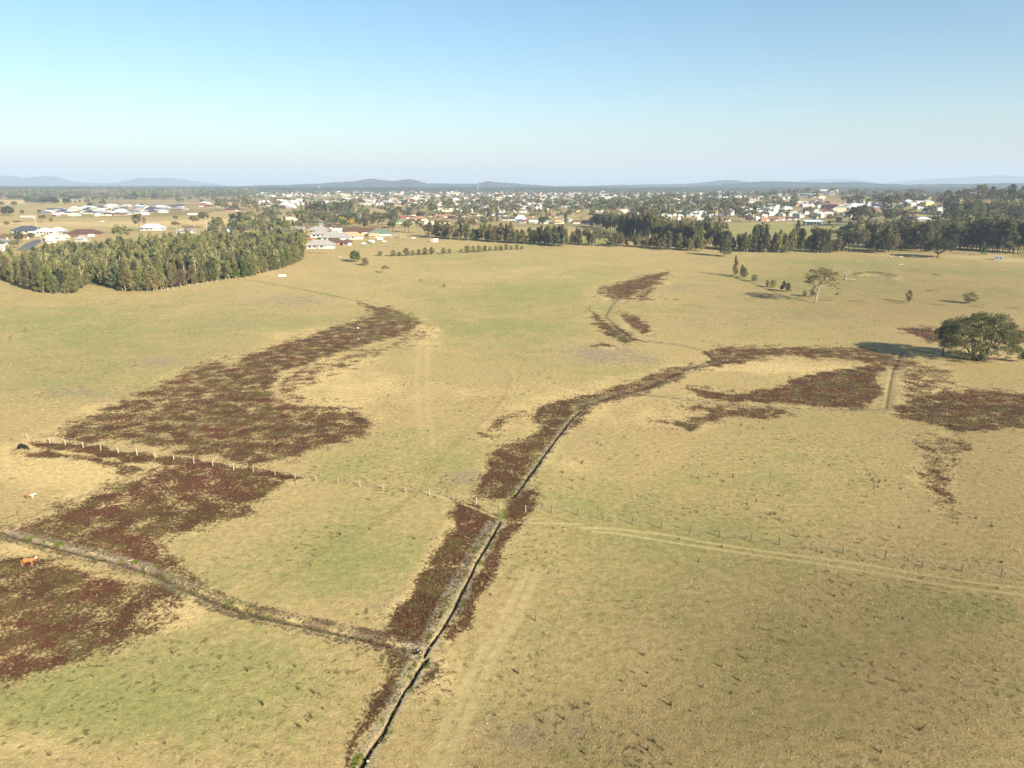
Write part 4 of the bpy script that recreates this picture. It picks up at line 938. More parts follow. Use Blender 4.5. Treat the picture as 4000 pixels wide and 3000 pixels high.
def make_house_protos():
    specs = {'hip': [(-10, 10, -5.5, 5.5)], 'ell': [(-10, 4, -4, 5.5), (3, 10, -7, 3.5)], 'tee': [(-10, 10, -3.5, 5), (-4, 3, -6.5, -3)], 'gable': [(-10, 10, -4.5, 4.5)]}
    for k, parts in specs.items():
        wm, rm = MB(), MB()
        for i, (a, b, c, d) in enumerate(parts):
            wm.box(a + i * .003, b, c, d, -.6, 2.45 - i * .004); hip(rm, a, b, c, d, 2.47 + i * .013, min(b - a, d - c) * .31, ov=.9, gable=(k == 'gable'))
        win = []
        y0 = parts[0][2]
        for xx in (-8, -4.6, .2) if k in ('hip', 'gable') else (-8.2, -5.4):
            w = MB(); w.box(xx, xx + 1.8, y0 - .06, y0 + .04, .8, 2.0); win.append(w.mesh('window', M['glass']))
        if k == 'ell': w = MB(); w.box(4.2, 6.4, -7.06, -6.96, .9, 2.1); win.append(w.mesh('window', M['glass']))
        w = MB(); w.box(parts[-1][1] - .04, parts[-1][1] + .06, -1, 1, .9, 2.1); win.append(w.mesh('window', M['glass']))
        dm = MB(); dm.box(-2.2, -1.2, y0 - .07, y0 + .03, 0, 2.1)
        gm = MB()
        if k == 'ell': gm.box(7.0, 9.6, -7.07, -6.95, 0, 2.3)
        else: gm.box(4.0, 8.6, y0 - .08, y0 + .03, 0, 2.3)
        if k == 'tee': dm = MB(); dm.box(-1, 0, -6.57, -6.46, 0, 2.1)
        HOUSE[k] = (wm.mesh('wall', M['wall_white']), rm.mesh('roof', M['roof_white']), win, dm.mesh('door', M['door']), gm.mesh('garage_door', M['gdoor']))
    wm, rm = MB(), MB(); wm.box(-10, 10, -6, 6, -.6, 3.6); hip(rm, -10, 10, -6, 6, 3.62, 1.0, .3, True)
    HOUSE['shed'] = (wm.mesh('wall', M['wall_white']), rm.mesh('roof', M['roof_white']), [], None, HOUSE['hip'][4])
make_house_protos()
HPOS = []
def setmat(o, m):
    o.material_slots[0].link = 'OBJECT'; o.material_slots[0].material = M[m]
def house_at(x, y, z, W, kind, roof, wall, rz, label, group=None, detail=True, storeys=1, name='house', depth=None, cat='house', zs=1.0):
    s = W / 20.0
    e = ob(name, None, loc=(x, y, z + .05), rz=rz); e.scale = (s, (depth / 11.0) if depth else s, max(.85, min(1.35, s)) * storeys * zs)
    wm, rm, win, dm, gm = HOUSE[kind]
    w = ob('wall', wm, e); setmat(w, 'wall_' + wall); r = ob('roof', rm, e); setmat(r, 'roof_' + roof)
    if detail:
        for q in win: ob('window', q, e)
        if dm: ob('door', dm, e)
        ob('garage_door', gm, e)
    tag(e, label, cat, group); HPOS.append((x, y, W)); return e
def house_px(px, py, wpx, kind, roof, wall, label, group=None, rz=None, **k):
    x, y, z, mpp = P(px, py)
    if rz is None: rz = -math.atan2(x, y) * .5 + rng.normal() * .2
    return house_at(x, y, z, min(60, max(6, wpx * mpp)), kind, roof, wall, rz, label, group, **k)
H2 = lambda zf, s: (lambda u, v, w, kind, roof, wall, label, **k: house_px(*zf(u, v), w / s, kind, roof, wall, label, **k))
n2 = H2(z2a, 2.212)
n2(560, 727, 240, 'hip', 'grey', 'grey', 'wide grey hip-roofed house nearest the paddock corner', rz=.15)
n2(715, 700, 220, 'ell', 'brown', 'brick', 'dark brown-roofed house just right of the nearest grey one', rz=.25)
n2(690, 660, 230, 'hip', 'grey', 'grey', 'grey-roofed house in the middle of the cul-de-sac cluster', rz=.1)
n2(600, 633, 240, 'ell', 'grey', 'white', 'pale grey-roofed house at the back left of the cluster', rz=.1)
n2(825, 648, 200, 'hip', 'tan', 'cream', 'orange tile-roofed house in the cluster', rz=.2)
n2(890, 610, 250, 'gable', 'brown', 'yellow', 'long dark brown gabled house with yellow brick wall', rz=.12)
n2(1070, 622, 190, 'tee', 'green', 'white', 'green-roofed house beside the cattle yards', rz=.1)
n2(1022, 640, 80, 'gable', 'tan', 'orange', 'small orange brick outbuilding before the green-roofed house', rz=.1)
n2(715, 592, 100, 'gable', 'white', 'cream', 'pale shed behind the cluster of grey roofs', rz=.2)
n2(545, 592, 170, 'hip', 'grey', 'brick', 'grey-roofed house with a brick front behind the cluster', rz=.05)
n2(620, 560, 100, 'hip', 'brown', 'brick', 'low brown-roofed house behind the brick-fronted one', rz=.1)
n2(260, 595, 290, 'gable', 'grey', 'yellow', 'long grey-roofed house with bright yellow wall behind the wood', rz=.05)
n2(580, 540, 50, 'gable', 'green', 'white', 'small white hut with green roof', rz=.2)
n2(688, 474, 80, 'hip', 'cream', 'cream', 'small cream-roofed house above the wattles', rz=.2)
n2(290, 500, 130, 'hip', 'cream', 'brick', 'cream-roofed brick house among the gums behind the wood', rz=.1)
n1 = H2(y1, 4.424)
n1(495, 935, 430, 'hip', 'charcoal', 'white', 'large dark blue hip-roofed house at the left edge', rz=.1)
n1(850, 945, 380, 'ell', 'white', 'white', 'white-roofed house right of the dark blue roof', rz=.1)
n1(1010, 915, 230, 'hip', 'white', 'white', 'second white-roofed house behind the first one at left', rz=.1)
n1(90, 1040, 140, 'hip', 'brown', 'brick', 'small brown-roofed house at the left edge', rz=.2)
n1(440, 1040, 110, 'gable', 'brown', 'orange', 'orange brick gable end beside the green garden tree', rz=1.2)
n1(60, 1140, 170, 'hip', 'blue', 'cream', 'pale blue-roofed house in the lower left by the wood', rz=.3)
n1(40, 1230, 190, 'hip', 'grey', 'cream', 'grey-roofed house half hidden at the left end of the wood', rz=.3)
n1(1000, 1050, 330, 'gable', 'cream', 'grey', 'long cream-roofed house right of the road end', rz=.1)
n1(900, 1100, 160, 'hip', 'white', 'white', 'white-roofed house peeping above the wood by the road', rz=.3)
n1(1470, 985, 480, 'tee', 'brown', 'brick', 'wide brown brick house with a pale solar-lit roof edge above the wood', rz=.05)
n1(1250, 1020, 150, 'gable', 'brown', 'brick', 'brick gable left of the wide brown house', rz=1.3)
n1(1430, 1070, 200, 'hip', 'grey', 'grey', 'grey roof just above the middle of the wood', rz=.1)
n5 = H2(y2, 4.424)
n5(430, 880, 370, 'hip', 'white', 'white', 'large white hip-roofed house behind the wood', rz=.05)
n5(1010, 925, 280, 'hip', 'grey', 'grey', 'dark grey roof behind the flat-topped gums', rz=.1)
n5(1730, 930, 130, 'hip', 'white', 'cream', 'small white roof among trees behind the wood', rz=.1)
n5(1160, 612, 215, 'shed', 'white', 'white', 'long low white shed on the dry field', rz=.05, name='shed', cat='shed', zs=.6)
n5(1820, 555, 230, 'gable', 'brown', 'orange', 'brown-roofed house with orange posts beyond the dry field', rz=.05)
n1(480, 655, 190, 'shed', 'white', 'white', 'long white shed in the pale left field', rz=.05, name='shed', cat='shed', zs=.6)
z5c = Zm(1500, 700, 2.54); z6c = Zm(2000, 700, 2.54); z6d = Zm(2500, 700, 2.54); z8 = Zm(3500, 700, 2.54)
def row(zf, lst, where):
    for u, v, w, rf, wlc in lst:
        house_px(*zf(u, v), w / 2.54, ['hip', 'ell', 'tee', 'gable'][rng.integers(4)], rf, wlc, f'{rf} roofed house with {wlc} walls {where}', group=f'{rf} roofed {wlc} houses {where}', rz=rng.normal() * .25)
row(z5c, [(155,440,110,'green','cream'),(205,392,90,'red','brick'),(265,362,90,'brown','cream'),(355,408,140,'terracotta','cream'),(300,430,110,'brown','grey'),(470,370,110,'tan','cream'),(575,380,120,'terracotta','brick'),(670,385,60,'terracotta','orange'),
          (762,375,80,'brown','cream'),(900,362,110,'terracotta','cream'),(455,445,110,'cream','cream'),(590,440,110,'brown','cream'),(780,440,130,'brown','brick'),(955,412,110,'brown','white'),(1035,360,130,'grey','grey'),(1160,365,110,'charcoal','white'),(1235,408,120,'charcoal','cream')], 'behind the container belt')
row(z6c, [(115,435,80,'red','white'),(215,438,80,'white','white'),(190,375,70,'brown','brick'),(335,440,110,'grey','cream'),(410,378,130,'terracotta','cream'),(470,440,120,'tan','cream'),(545,415,110,'grey','grey'),(640,440,80,'brown','cream'),(730,440,110,'brown','white'),(810,355,110,'terracotta','brick'),(835,400,60,'white','cream'),
          (50,315,70,'white','white'),(118,312,60,'white','white'),(260,300,60,'white','white'),(335,303,45,'white','cream'),(220,345,70,'grey','grey'),(1100,335,110,'cream','cream'),(860,402,60,'white','white')], 'along the street across the middle field')
row(z6d, [(240,373,50,'white','white'),(290,380,55,'white','white'),(275,412,70,'cream','cream'),(400,376,50,'white','white'),(390,415,50,'white','white'),(515,372,110,'white','white'),(583,412,50,'cream','white'),(635,412,40,'grey','white'),(685,415,80,'tan','cream'),(865,415,70,'brown','white'),(985,355,45,'white','cream'),(1045,388,80,'brown','orange'),(1160,405,60,'white','white'),(1235,375,60,'white','white'),(1230,415,90,'terracotta','orange'),
          (660,305,80,'brown','brick'),(790,298,60,'white','white'),(585,338,50,'red','brick'),(1097,310,40,'white','white'),(400,275,110,'terracotta','cream'),(40,325,40,'terracotta','orange'),(125,312,30,'yellow' if False else 'cream','yellow')], 'among the trees right of the grove')
row(z7, [(130,408,70,'terracotta','white'),(60,415,70,'red','brick'),(230,402,90,'brown','white'),(285,400,60,'charcoal','white'),(480,355,80,'cream','white'),(80,307,60,'cream','cream'),(175,330,50,'tan','cream'),(620,380,50,'white','white'),(470,388,30,'cream','cream'),(10,340,60,'white','white')], 'above the open shed on the right')
row(z8, [(265,412,125,'white','white'),(515,410,75,'white','white'),(515,473,80,'white','white'),(880,470,60,'white','white'),(455,218,55,'white','white'),(280,222,45,'white','white'),(575,238,80,'red','brick'),(470,292,70,'terracotta','orange'),(612,302,55,'cream','orange'),(340,430,70,'grey','cream')], 'near the wooded rise at right')
# two-storey blue house
x, y, z, mpp = P(*z6c(85, 418)); bh = house_at(x, y, z, 110 / 2.54 * mpp, 'hip', 'white', 'sky', 0.05, 'two-storey sky blue house with white roof across the middle field', storeys=1.7)
# long school-like buildings and hospital
for u, v, w, rf, lab in [(390, 275, 130, 'white', 'long white-roofed hall left of the school block'), (520, 262, 130, 'charcoal', 'dark-roofed school wing between white halls'), (665, 278, 95, 'white', 'white boxy school hall on the right slope'),
                         (760, 265, 120, 'blue', 'blue-grey roofed school wing right of the boxy hall'), (870, 262, 130, 'charcoal', 'long dark-roofed school wing farthest right'), (125, 280, 110, 'white', 'long white roof left of the school'), (740, 300, 90, 'cream', 'low pale building below the school hall')]:
    house_px(*z7(u, v), w / 2.54, 'shed', rf, 'white', lab, name='school_building', cat='building', rz=.05)
for u, v, w, rf, lab in [(260, 252, 170, 'white', 'wide white-roofed complex beyond the right-hand pasture'), (255, 280, 130, 'grey', 'grey-roofed wing in front of the wide white complex')]:
    house_px(*z8(u, v), w / 2.54, 'shed', rf, 'white', lab, name='school_building', cat='building', rz=.05)
def hospital():
    x, y, z, mpp = P(*z7(540, 170)); s = mpp / 2.54
    e = ob('hospital', None, loc=(x, y, z), rz=-.35); tag(e, 'large multi-storey white and glass building on the wooded ridge', 'building')
    M['hosp_glass'] = mat('curtain_glass', (.05, .10, .16), rough=.2, spec=.6)
    b = lambda n, x0, x1, y0, y1, z0, z1, m: ob(n, MB().box(x0 * s, x1 * s, y0, y1, z0 * s * 1.25, z1 * s * 1.25).mesh(n, M[m]), e)
    b('glass_block', -135, 60, 0, 22, -6, 38, 'hosp_glass'); b('white_block', 62, 140, -3, 20, 2, 52, 'wall_white')
    b('roof', -138, 20, -1, 23, 38.5, 42, 'roof_white'); b('plant_room', -70, 55, 2, 16, 42.5, 55, 'wall_white'); b('roof', 22, 60, -1, 23, 38.5, 41, 'roof_white')
    for k in range(3): b('floor_band', -136, 61, -.4, -.003, 4 + 12 * k, 7 + 12 * k, 'wall_grey')
    for k in range(4): b('window', 70 + 18 * k, 80 + 18 * k, -3.3, -3.003, 20, 34, 'glass')
    x, y, z, mpp = P(*z7(430, 200)); s2 = mpp / 2.54
    e = ob('hospital_wing', None, loc=(x, y, z), rz=-.35); tag(e, 'low white-roofed wing in front of the multi-storey ridge building', 'building')
    ob('wall', MB().box(-100 * s2, 100 * s2, 0, 12, -1, 14 * s2).mesh('wall', M['hosp_glass']), e); ob('roof', MB().box(-105 * s2, 40 * s2, -2, 14, 14.4 * s2, 20 * s2).mesh('roof', M['roof_white']), e)
    ob('wall', MB().box(45 * s2, 110 * s2, -4, 10, -1, 22 * s2).mesh('wall', M['wall_orange']), e)
hospital()
def open_shed():
    x, y, z, mpp = P(*z4x(400, 535)); s = mpp / 2.212
    e = ob('open_shed', None, loc=(x, y, z), rz=-.12); tag(e, 'large open farm shed with pale blue skillion roof', 'shed')
    W = 150 * s; D = 12; Hh = 34 * s
    rm = MB(); rm.add([(-W / 2 - 1, -2, Hh), (W / 2 + 1, -2, Hh), (W / 2 + 1, D, Hh * 1.35), (-W / 2 - 1, D, Hh * 1.35), (-W / 2 - 1, -2, Hh + .25), (W / 2 + 1, -2, Hh + .25), (W / 2 + 1, D, Hh * 1.35 + .25), (-W / 2 - 1, D, Hh * 1.35 + .25)],
                      [(0, 3, 2, 1), (4, 5, 6, 7), (0, 1, 5, 4), (1, 2, 6, 5), (2, 3, 7, 6), (3, 0, 4, 7)])
    M['roof_pale'] = mat('roof_pale', (.55, .66, .70), rough=.4); ob('roof', rm.mesh('roof', M['roof_pale']), e)
    ob('wall', MB().box(-W / 2, W / 2, D - .5, D - .3, -.5, Hh * 1.33).mesh('wall', M['wall_grey']), e); ob('wall', MB().box(-W / 2, -W / 2 + .2, -1, D - .52, -.5, Hh).mesh('wall', M['wall_grey']), e)
    for k in range(6):
        xx = -W / 2 + 1 + (W - 2) * k / 5; ob('post', MB().box(xx - .15, xx + .15, -1.2, -.9, -.5, Hh - .02).mesh('post', M['wall_white']), e)
open_shed()
# scattered houses by zone
def zone(poly, n, where, wpx, palette, detail=False, dmin=None):
    placed = 0; tries = 0; loc = []
    a = np.array(poly)
    while placed < n and tries < n * 60:
        tries += 1
        px = rng.uniform(a[:, 0].min(), a[:, 0].max()); py = rng.uniform(a[:, 1].min(), a[:, 1].max())
        if not inpoly(px, py, poly): continue
        x, y, z, mpp = P(px, py); W = max(12, min(26, wpx * mpp * (.7 + .5 * rng.random())))
        if any(abs(x - q[0]) < W * .9 and abs(y - q[1]) < W * 1.2 for q in HPOS): continue
        rf = palette[rng.integers(len(palette))]; wc = ['white', 'white', 'cream', 'brick'][rng.integers(4)]
        house_at(x, y, z, W, ['hip', 'ell', 'tee', 'hip'][rng.integers(4)], rf, wc, rng.normal() * .3 + (1.57 if rng.random() < .2 else 0), f'{rf} roofed house with {wc} walls {where}', f'{rf} roofed {wc} houses {where}', detail)
        placed += 1
    print('zone', where, placed)
pal_new = ['white', 'white', 'white', 'charcoal', 'charcoal', 'charcoal', 'grey', 'grey', 'blue']; pal_old = ['white', 'white', 'white', 'grey', 'cream', 'terracotta', 'terracotta', 'brown', 'red']
zone([(150,838),(180,826),(260,816),(330,812),(440,808),(560,806),(700,808),(740,818),(700,832),(560,840),(450,843),(290,845),(160,846)], 62, 'in the new estate beyond the pale field', 42, pal_new)
zone([(780,796),(980,796),(985,815),(900,818),(790,812)], 14, 'at the right of the new estate', 34, pal_old)
zone([(1010,786),(1100,780),(1240,779),(1500,775),(1620,775),(1620,795),(1500,806),(1350,798),(1240,800),(1180,817),(1060,817),(1015,800)], 62, 'in the crowded estate below the hills', 34, pal_old + ['white', 'white'])
zone([(1500,775),(1760,770),(1840,790),(1780,805),(1500,806)], 34, 'in the town centre left of the mast', 30, pal_old + ['white', 'white'])
zone([(1840,775),(2480,770),(2480,790),(1850,800)], 50, 'in the town beyond the middle belt', 27, pal_old + ['white', 'white', 'white'])
zone([(2480,765),(3050,762),(3050,785),(2480,795)], 26, 'in the town beyond the grove', 27, pal_old + ['white', 'white', 'white'])
# far town as one mass
def far_town():
    items = []
    def add(poly, n, wm):
        a = np.array(poly); k = 0
        while k < n:
            px = rng.uniform(a[:, 0].min(), a[:, 0].max()); py = rng.uniform(a[:, 1].min(), a[:, 1].max())
            if inpoly(px, py, poly): items.append((*P(px, py), wm)); k += 1
    add([(950,752),(1500,750),(2000,752),(2600,750),(3100,755),(3100,768),(2400,770),(1800,770),(1400,768),(950,768)], 480, 18)
    add([(1800,770),(3100,768),(3300,790),(3000,800),(1850,812)], 170, 16); add([(2400,800),(3300,800),(3400,850),(2400,850)], 60, 15); add([(3100,790),(3900,790),(3700,815),(3200,830)], 40, 18)
    add([(430,748),(760,746),(900,752),(900,762),(640,764),(430,760)], 60, 20); add([(3100,760),(4000,765),(4000,780),(3100,775)], 40, 22)
    add([(1400,742),(1900,744),(2700,744),(2700,752),(1400,752)], 150, 22)
    add([(1040,792),(1500,790),(2400,805),(2400,835),(1800,830),(1500,812),(1040,812)], 60, 15)
    g = {}
    V, I, C = [], [], []
    for x, y, z, mpp, wm in items:
        w = wm * (.7 + .7 * rng.random()); d = w * .6; a = rng.normal() * .5; h = 3 + 2 * rng.random() + (3 if rng.random() < .15 else 0); rs = 1.5 + rng.random()
        ca, sa = math.cos(a), math.sin(a); b = len(V)
        pts = [(-w/2,-d/2,-1),(w/2,-d/2,-1),(w/2,d/2,-1),(-w/2,d/2,-1),(-w/2,-d/2,h),(w/2,-d/2,h),(w/2,d/2,h),(-w/2,d/2,h),(-w/2+d/2,0,h+rs),(w/2-d/2,0,h+rs)]
        pts += [(p[0]*1.04, p[1]*1.06, p[2]+.02) for p in pts[4:8]]
        wc = list(WALLC.values())[rng.choice(5, p=[.6, .1, .05, .15, .1])]; rc = ROOFC[(pal_old + ['white'] * 6)[rng.integers(len(pal_old) + 6)]]
        for i, p in enumerate(pts):
            V.append((p[0] * ca - p[1] * sa + x, p[0] * sa + p[1] * ca + y, p[2] + z)); C.append(wc if i < 8 else rc)
        for q in ((0,1,5,4),(1,2,6,5),(2,3,7,6),(3,0,4,7),(10,11,9,8),(12,13,8,9),(11,12,9,9),(13,10,8,8)):
            q = list(dict.fromkeys(q)); g.setdefault(len(q), []).append([b + k for k in q])
    M['town'] = mat('town_paint', (1, 1, 1), attr='col', rough=.7)
    o = ob('distant_houses', mesh_np('distant_houses', np.array(V), [np.array(g[3]), np.array(g[4])], M['town'], col=np.array(C, dtype=np.float32))); tag(o, 'mass of tiny pale houses of the far town below the hills', 'houses', kind='stuff')
far_town()

wood_interior()
# ------------------------------------------------------------------ town trees: the nearest as things, the rest as one mass
def bound(px): return np.interp(px, [0, 1170, 1200, 1500, 1640, 1800, 2250, 2830, 4000], [1010, 930, 900, 890, 905, 915, 925, 950, 955])
# picture areas of the buildings that stand clear of trees in the photo (no tree is planted right before them)
OPEN = [(3125, 3280, 742, 782), (3240, 3420, 792, 806), (3120, 3240, 792, 812), (3555, 3640, 788, 803), (3570, 3635, 848, 866), (2008, 2062, 832, 866), (3140, 3225, 860, 892), (2680, 2740, 828, 850), (1590, 1680, 826, 868), (1700, 1780, 828, 862), (1950, 2000, 830, 868), (60, 420, 880, 930), (470, 560, 776, 792), (1100, 1200, 800, 822), (1270, 1360, 760, 772), (2580, 2680, 838, 852)]
def covers(x, y, z, h, w, fx, fy):
    tx, ty = proj(x, y, z + h * .8); hw = w * .4 * FPX / max(1, math.hypot(x, y))
    return any(fx + hw > a and fx - hw < b and ty < d and fy > d - 2 and fy - d < 60 for a, b, c, d in OPEN)
def town_trees():
    cand = []
    HP = np.array([(h[0], h[1]) for h in HPOS]); HW = np.array([h[2] for h in HPOS])
    RRm = 5200; n = 15000
    r = np.sqrt(rng.random(n) * (RRm ** 2 - 700 ** 2) + 700 ** 2) ; r = 700 + (RRm - 700) * (rng.random(n) ** 1.25)
    a = rng.uniform(R(-41), R(41), n)
    X, Y = r * np.sin(a), r * np.cos(a); Z = height(X, Y); PX, PY = proj(X, Y, Z)
    for x, y, z, px, py, rr in zip(X, Y, Z, PX, PY, r):
        if py > bound(px) or px < -60 or px > 4060: continue
        if any(inpoly(px, py, f) for f in FIELDS): continue
        # keep the roofs of the estates in view
        dens = .66 if px > 2400 else .56
        if 140 < px < 830 and 800 < py < 850: dens = .03
        elif px < 830 and py > 782: dens = .03
        elif 1000 < px < 1800 and 774 < py < 815: dens = .22
        elif 1500 < px < 2480 and 830 < py < 890: dens = .40
        elif px > 2800 and py > 815 and px < 3500: dens = .5
        elif px > 1750 and 800 < py < 835: dens = .9
        elif px > 1750 and 765 < py < 800: dens = .42
        cl = .5 + .5 * math.sin(x * .011 + 2 * math.sin(y * .007)) * math.sin(y * .013 + 1.5 * math.sin(x * .009))
        if rng.random() > dens * (.45 + .8 * cl): continue
        d = np.hypot(HP[:, 0] - x, HP[:, 1] - y)
        if (d < HW * .65 + 3).any(): continue
        # not right in front of a listed house
        toward = np.abs((HP[:, 0] * y - HP[:, 1] * x) / rr); fr = (np.hypot(HP[:, 0], HP[:, 1]) - rr)
        if ((toward < HW * .55) & (fr > 0) & (fr < 45)).any() and rng.random() < .8: continue
        kd = rng.choice(['gum', 'round', 'casuarina', 'bare'], p=[.55, .22, .18, .05] if px > 800 else [.35, .35, .05, .25])
        h = {'gum': 11 + 9 * rng.random(), 'round': 6 + 5 * rng.random(), 'casuarina': 9 + 7 * rng.random(), 'bare': 9 + 6 * rng.random()}[kd]
        if px > 2400: h *= 1.12
        if covers(x, y, z, h, h * .8, px, py): continue
        w = h * {'gum': .85, 'round': 1.05, 'casuarina': .5, 'bare': .8}[kd]
        cand.append((rr, x, y, z, h, w, kd, px, py))
    cand.sort()
    rest = []; k = 0
    for c in cand:
        rr, x, y, z, h, w, kd, px, py = c
        if k < 290 and rr < 2500:
            k += 1
            wh = 'left of the container belt' if px < 1600 else 'between the streets behind the middle belt' if px < 2500 else 'between the houses right of the grove' if px < 3300 else 'below the wooded rise at right'
            nm = {'gum': 'gum tree', 'round': 'round leafy tree', 'casuarina': 'pointed casuarina', 'bare': 'leafless pinkish tree'}[kd]
            tree_at(x, y, float(z), h, w, kd, f'{nm} in the suburb, {wh}', f'{nm}s in the suburb {wh}', {'gum': ['leaf_gum', 'leaf_dark', 'leaf_casuarina', 'leaf_gum'][rng.integers(4)], 'round': ['leaf_dark', 'leaf_fresh', 'leaf_gum'][rng.integers(3)], 'casuarina': 'leaf_gum', 'bare': 'leaf_bare'}[kd])
        else:
            t = np.array(TONE[kd]) * (1 + .3 * (rng.random(3) - .5))
            rest.append((x, y, float(z) - .3, h, w * 1.15, kd, t))
    print('town trees', len(cand), 'stuff', len(rest))
    stuff_trees('suburb_trees', rest, 'countless small trees spread through the far town')
town_trees()
def left_tree_band():
    it = []
    for _ in range(1100):
        px = rng.uniform(-40, 1000); py = rng.uniform(749, 781 - (px > 700) * 10)
        x, y, z, m = P(px, py); kd = rng.choice(['bare', 'round', 'gum'], p=[.4, .3, .3]) if math.sin(px * .02) > -.2 else rng.choice(['round', 'gum'])
        h = 13 + 13 * rng.random(); it.append((x, y, z, h, h * 1.1, kd, np.array(TONE[kd]) * (1.35 if kd == 'bare' else 1.1)))
    stuff_trees('riverbank_trees', it, 'hazy band of bare pinkish and dark trees behind the left pasture')
left_tree_band()
co = [o for o in OVER if o[5] == 'casuarina']; go = [o for o in OVER if o[5] != 'casuarina']
print('over', len(co), len(go), COUNT)
if co: stuff_trees('casuarina_canopy', co, 'further casuarinas closing the canopy of the woods', MID)
if go: stuff_trees('gum_canopy', go, 'further gums closing the canopy on the wooded rise and in the suburb', MID)

# ------------------------------------------------------------------ far forest and hills
M['forest'] = mat('forest_canopy', (.045, .056, .042), rough=1, var=.35, scale=.006, spec=0, bump=.6, bscale=.05)
def polar_sheet(name, az0, az1, na, r0, r1, nr, zf, kind='structure', label=None):
    az = np.radians(np.linspace(az0, az1, na)); rr = np.geomspace(r0, r1, nr); A, Rr = np.meshgrid(az, rr)
    X, Y = Rr * np.sin(A), Rr * np.cos(A); Z = zf(A, Rr, X, Y)
    i = np.arange(nr - 1)[:, None] * na; j = np.arange(na - 1)[None, :]
    Fq = np.stack([i + j, i + na + j, i + na + j + 1, i + j + 1], -1).reshape(-1, 4)
    o = ob(name, mesh_np(name, np.stack([X, Y, Z], -1).reshape(-1, 3), Fq[:, ::-1], M['forest'], smooth=False)); tag(o, label, kind=kind)
    if kind == 'stuff': o['category'] = 'forest'
def forest_z(A, Rr, X, Y):
    n = vnoise(X / 45, Y / 45); n2 = vnoise(X / 700 + 9, Y / 700)
    return height(X, Y) + (8 + 14 * n + 10 * n2) * sst(3900, 4700, Rr) - 6 * (1 - sst(3700, 4300, Rr)) + 14 * sst(5000, 9000, Rr)
polar_sheet('distant_forest', -44, 44, 1500, 3700, 17500, 130, forest_z, 'stuff', 'blue-grey forest plain stretching to the horizon')
def crest(pts, off=0):
    P_ = np.array(pts, float)
    px, py = P_[:, 0], P_[:, 1]
    # azimuth and elevation of each crest point
    a, b = (px - 2000) / FPX, -(py - 1500) / FPX
    dx, dy, dz = a, math.cos(PITCH) + b * math.sin(PITCH), -math.sin(PITCH) + b * math.cos(PITCH)
    return np.arctan2(dx, dy), dz / np.hypot(dx, dy)
def hill(name, pts, rc, w, amp=10):
    az, el = crest(pts)
    az0, az1 = az.min(), az.max()
    def zf(A, Rr, X, Y):
        e = np.interp(A, az, el); zc = CAMH + e * rc
        base = 20.0; n = vnoise(X / 60, Y / 60); n3 = vnoise(X / 400 + 5, Y / 400 + 3)
        q = np.exp(-((Rr - rc) / w) ** 2 * (1 + .5 * (n3 - .5)))
        return base + (zc - base - amp * .6) * q + amp * n * q + (n3 - .5) * 30 * q * (1 - q) * 2
    polar_sheet(name, math.degrees(az0), math.degrees(az1), int(700 * (az1 - az0) / 1.25) + 60, rc - 2.2 * w, rc + 2.2 * w, 60, zf)
cv = lambda ox, L: [(ox + u / 2.212, 640 + v / 2.212) for u, v in L]
hill('mountains', cv(0, [(-300,130),(-100,100),(0,103),(60,100),(140,112),(200,125),(300,112),(360,108),(420,106),(480,110),(600,145),(750,162),(900,165),(1000,163),(1130,135),(1200,118),(1260,125),(1450,120),(1600,135),(1750,160),(1900,178),(2050,200)]), 15500, 1100, 14)
hill('hills', cv(1000, [(-300,205),(0,186),(300,180),(560,170),(650,160),(860,150),(960,130),(1010,127),(1080,140),(1200,148),(1280,137),(1330,131),(1400,145),(1480,168),(1700,172),(1900,172),(1970,155),(2010,150),(2070,158),(2212,168),(2500,188),(2800,210)]), 7400, 700, 12)
hill('hills', cv(2000, [(200,215),(600,192),(900,181),(1300,175),(1560,170),(1700,155),(1780,145),(1900,140),(1980,147),(2080,162),(2212,162),(2400,175),(2700,205)]), 9000, 800, 12)
hill('hills', cv(3000, [(-900,205),(-500,185),(-200,160),(0,150),(100,150),(250,155),(400,160),(600,158),(750,155),(850,160),(950,172),(1200,179),(1400,178),(1550,172),(1700,175),(1900,168),(2212,165),(2600,160)]), 6400, 600, 12)
hill('mountains', cv(3000, [(100,190),(250,155),(300,145),(400,132),(600,130),(720,134),(850,145),(1000,165),(1150,150),(1400,132),(1600,120),(1800,108),(2000,98),(2212,108),(2500,120)]), 17000, 1000, 12)

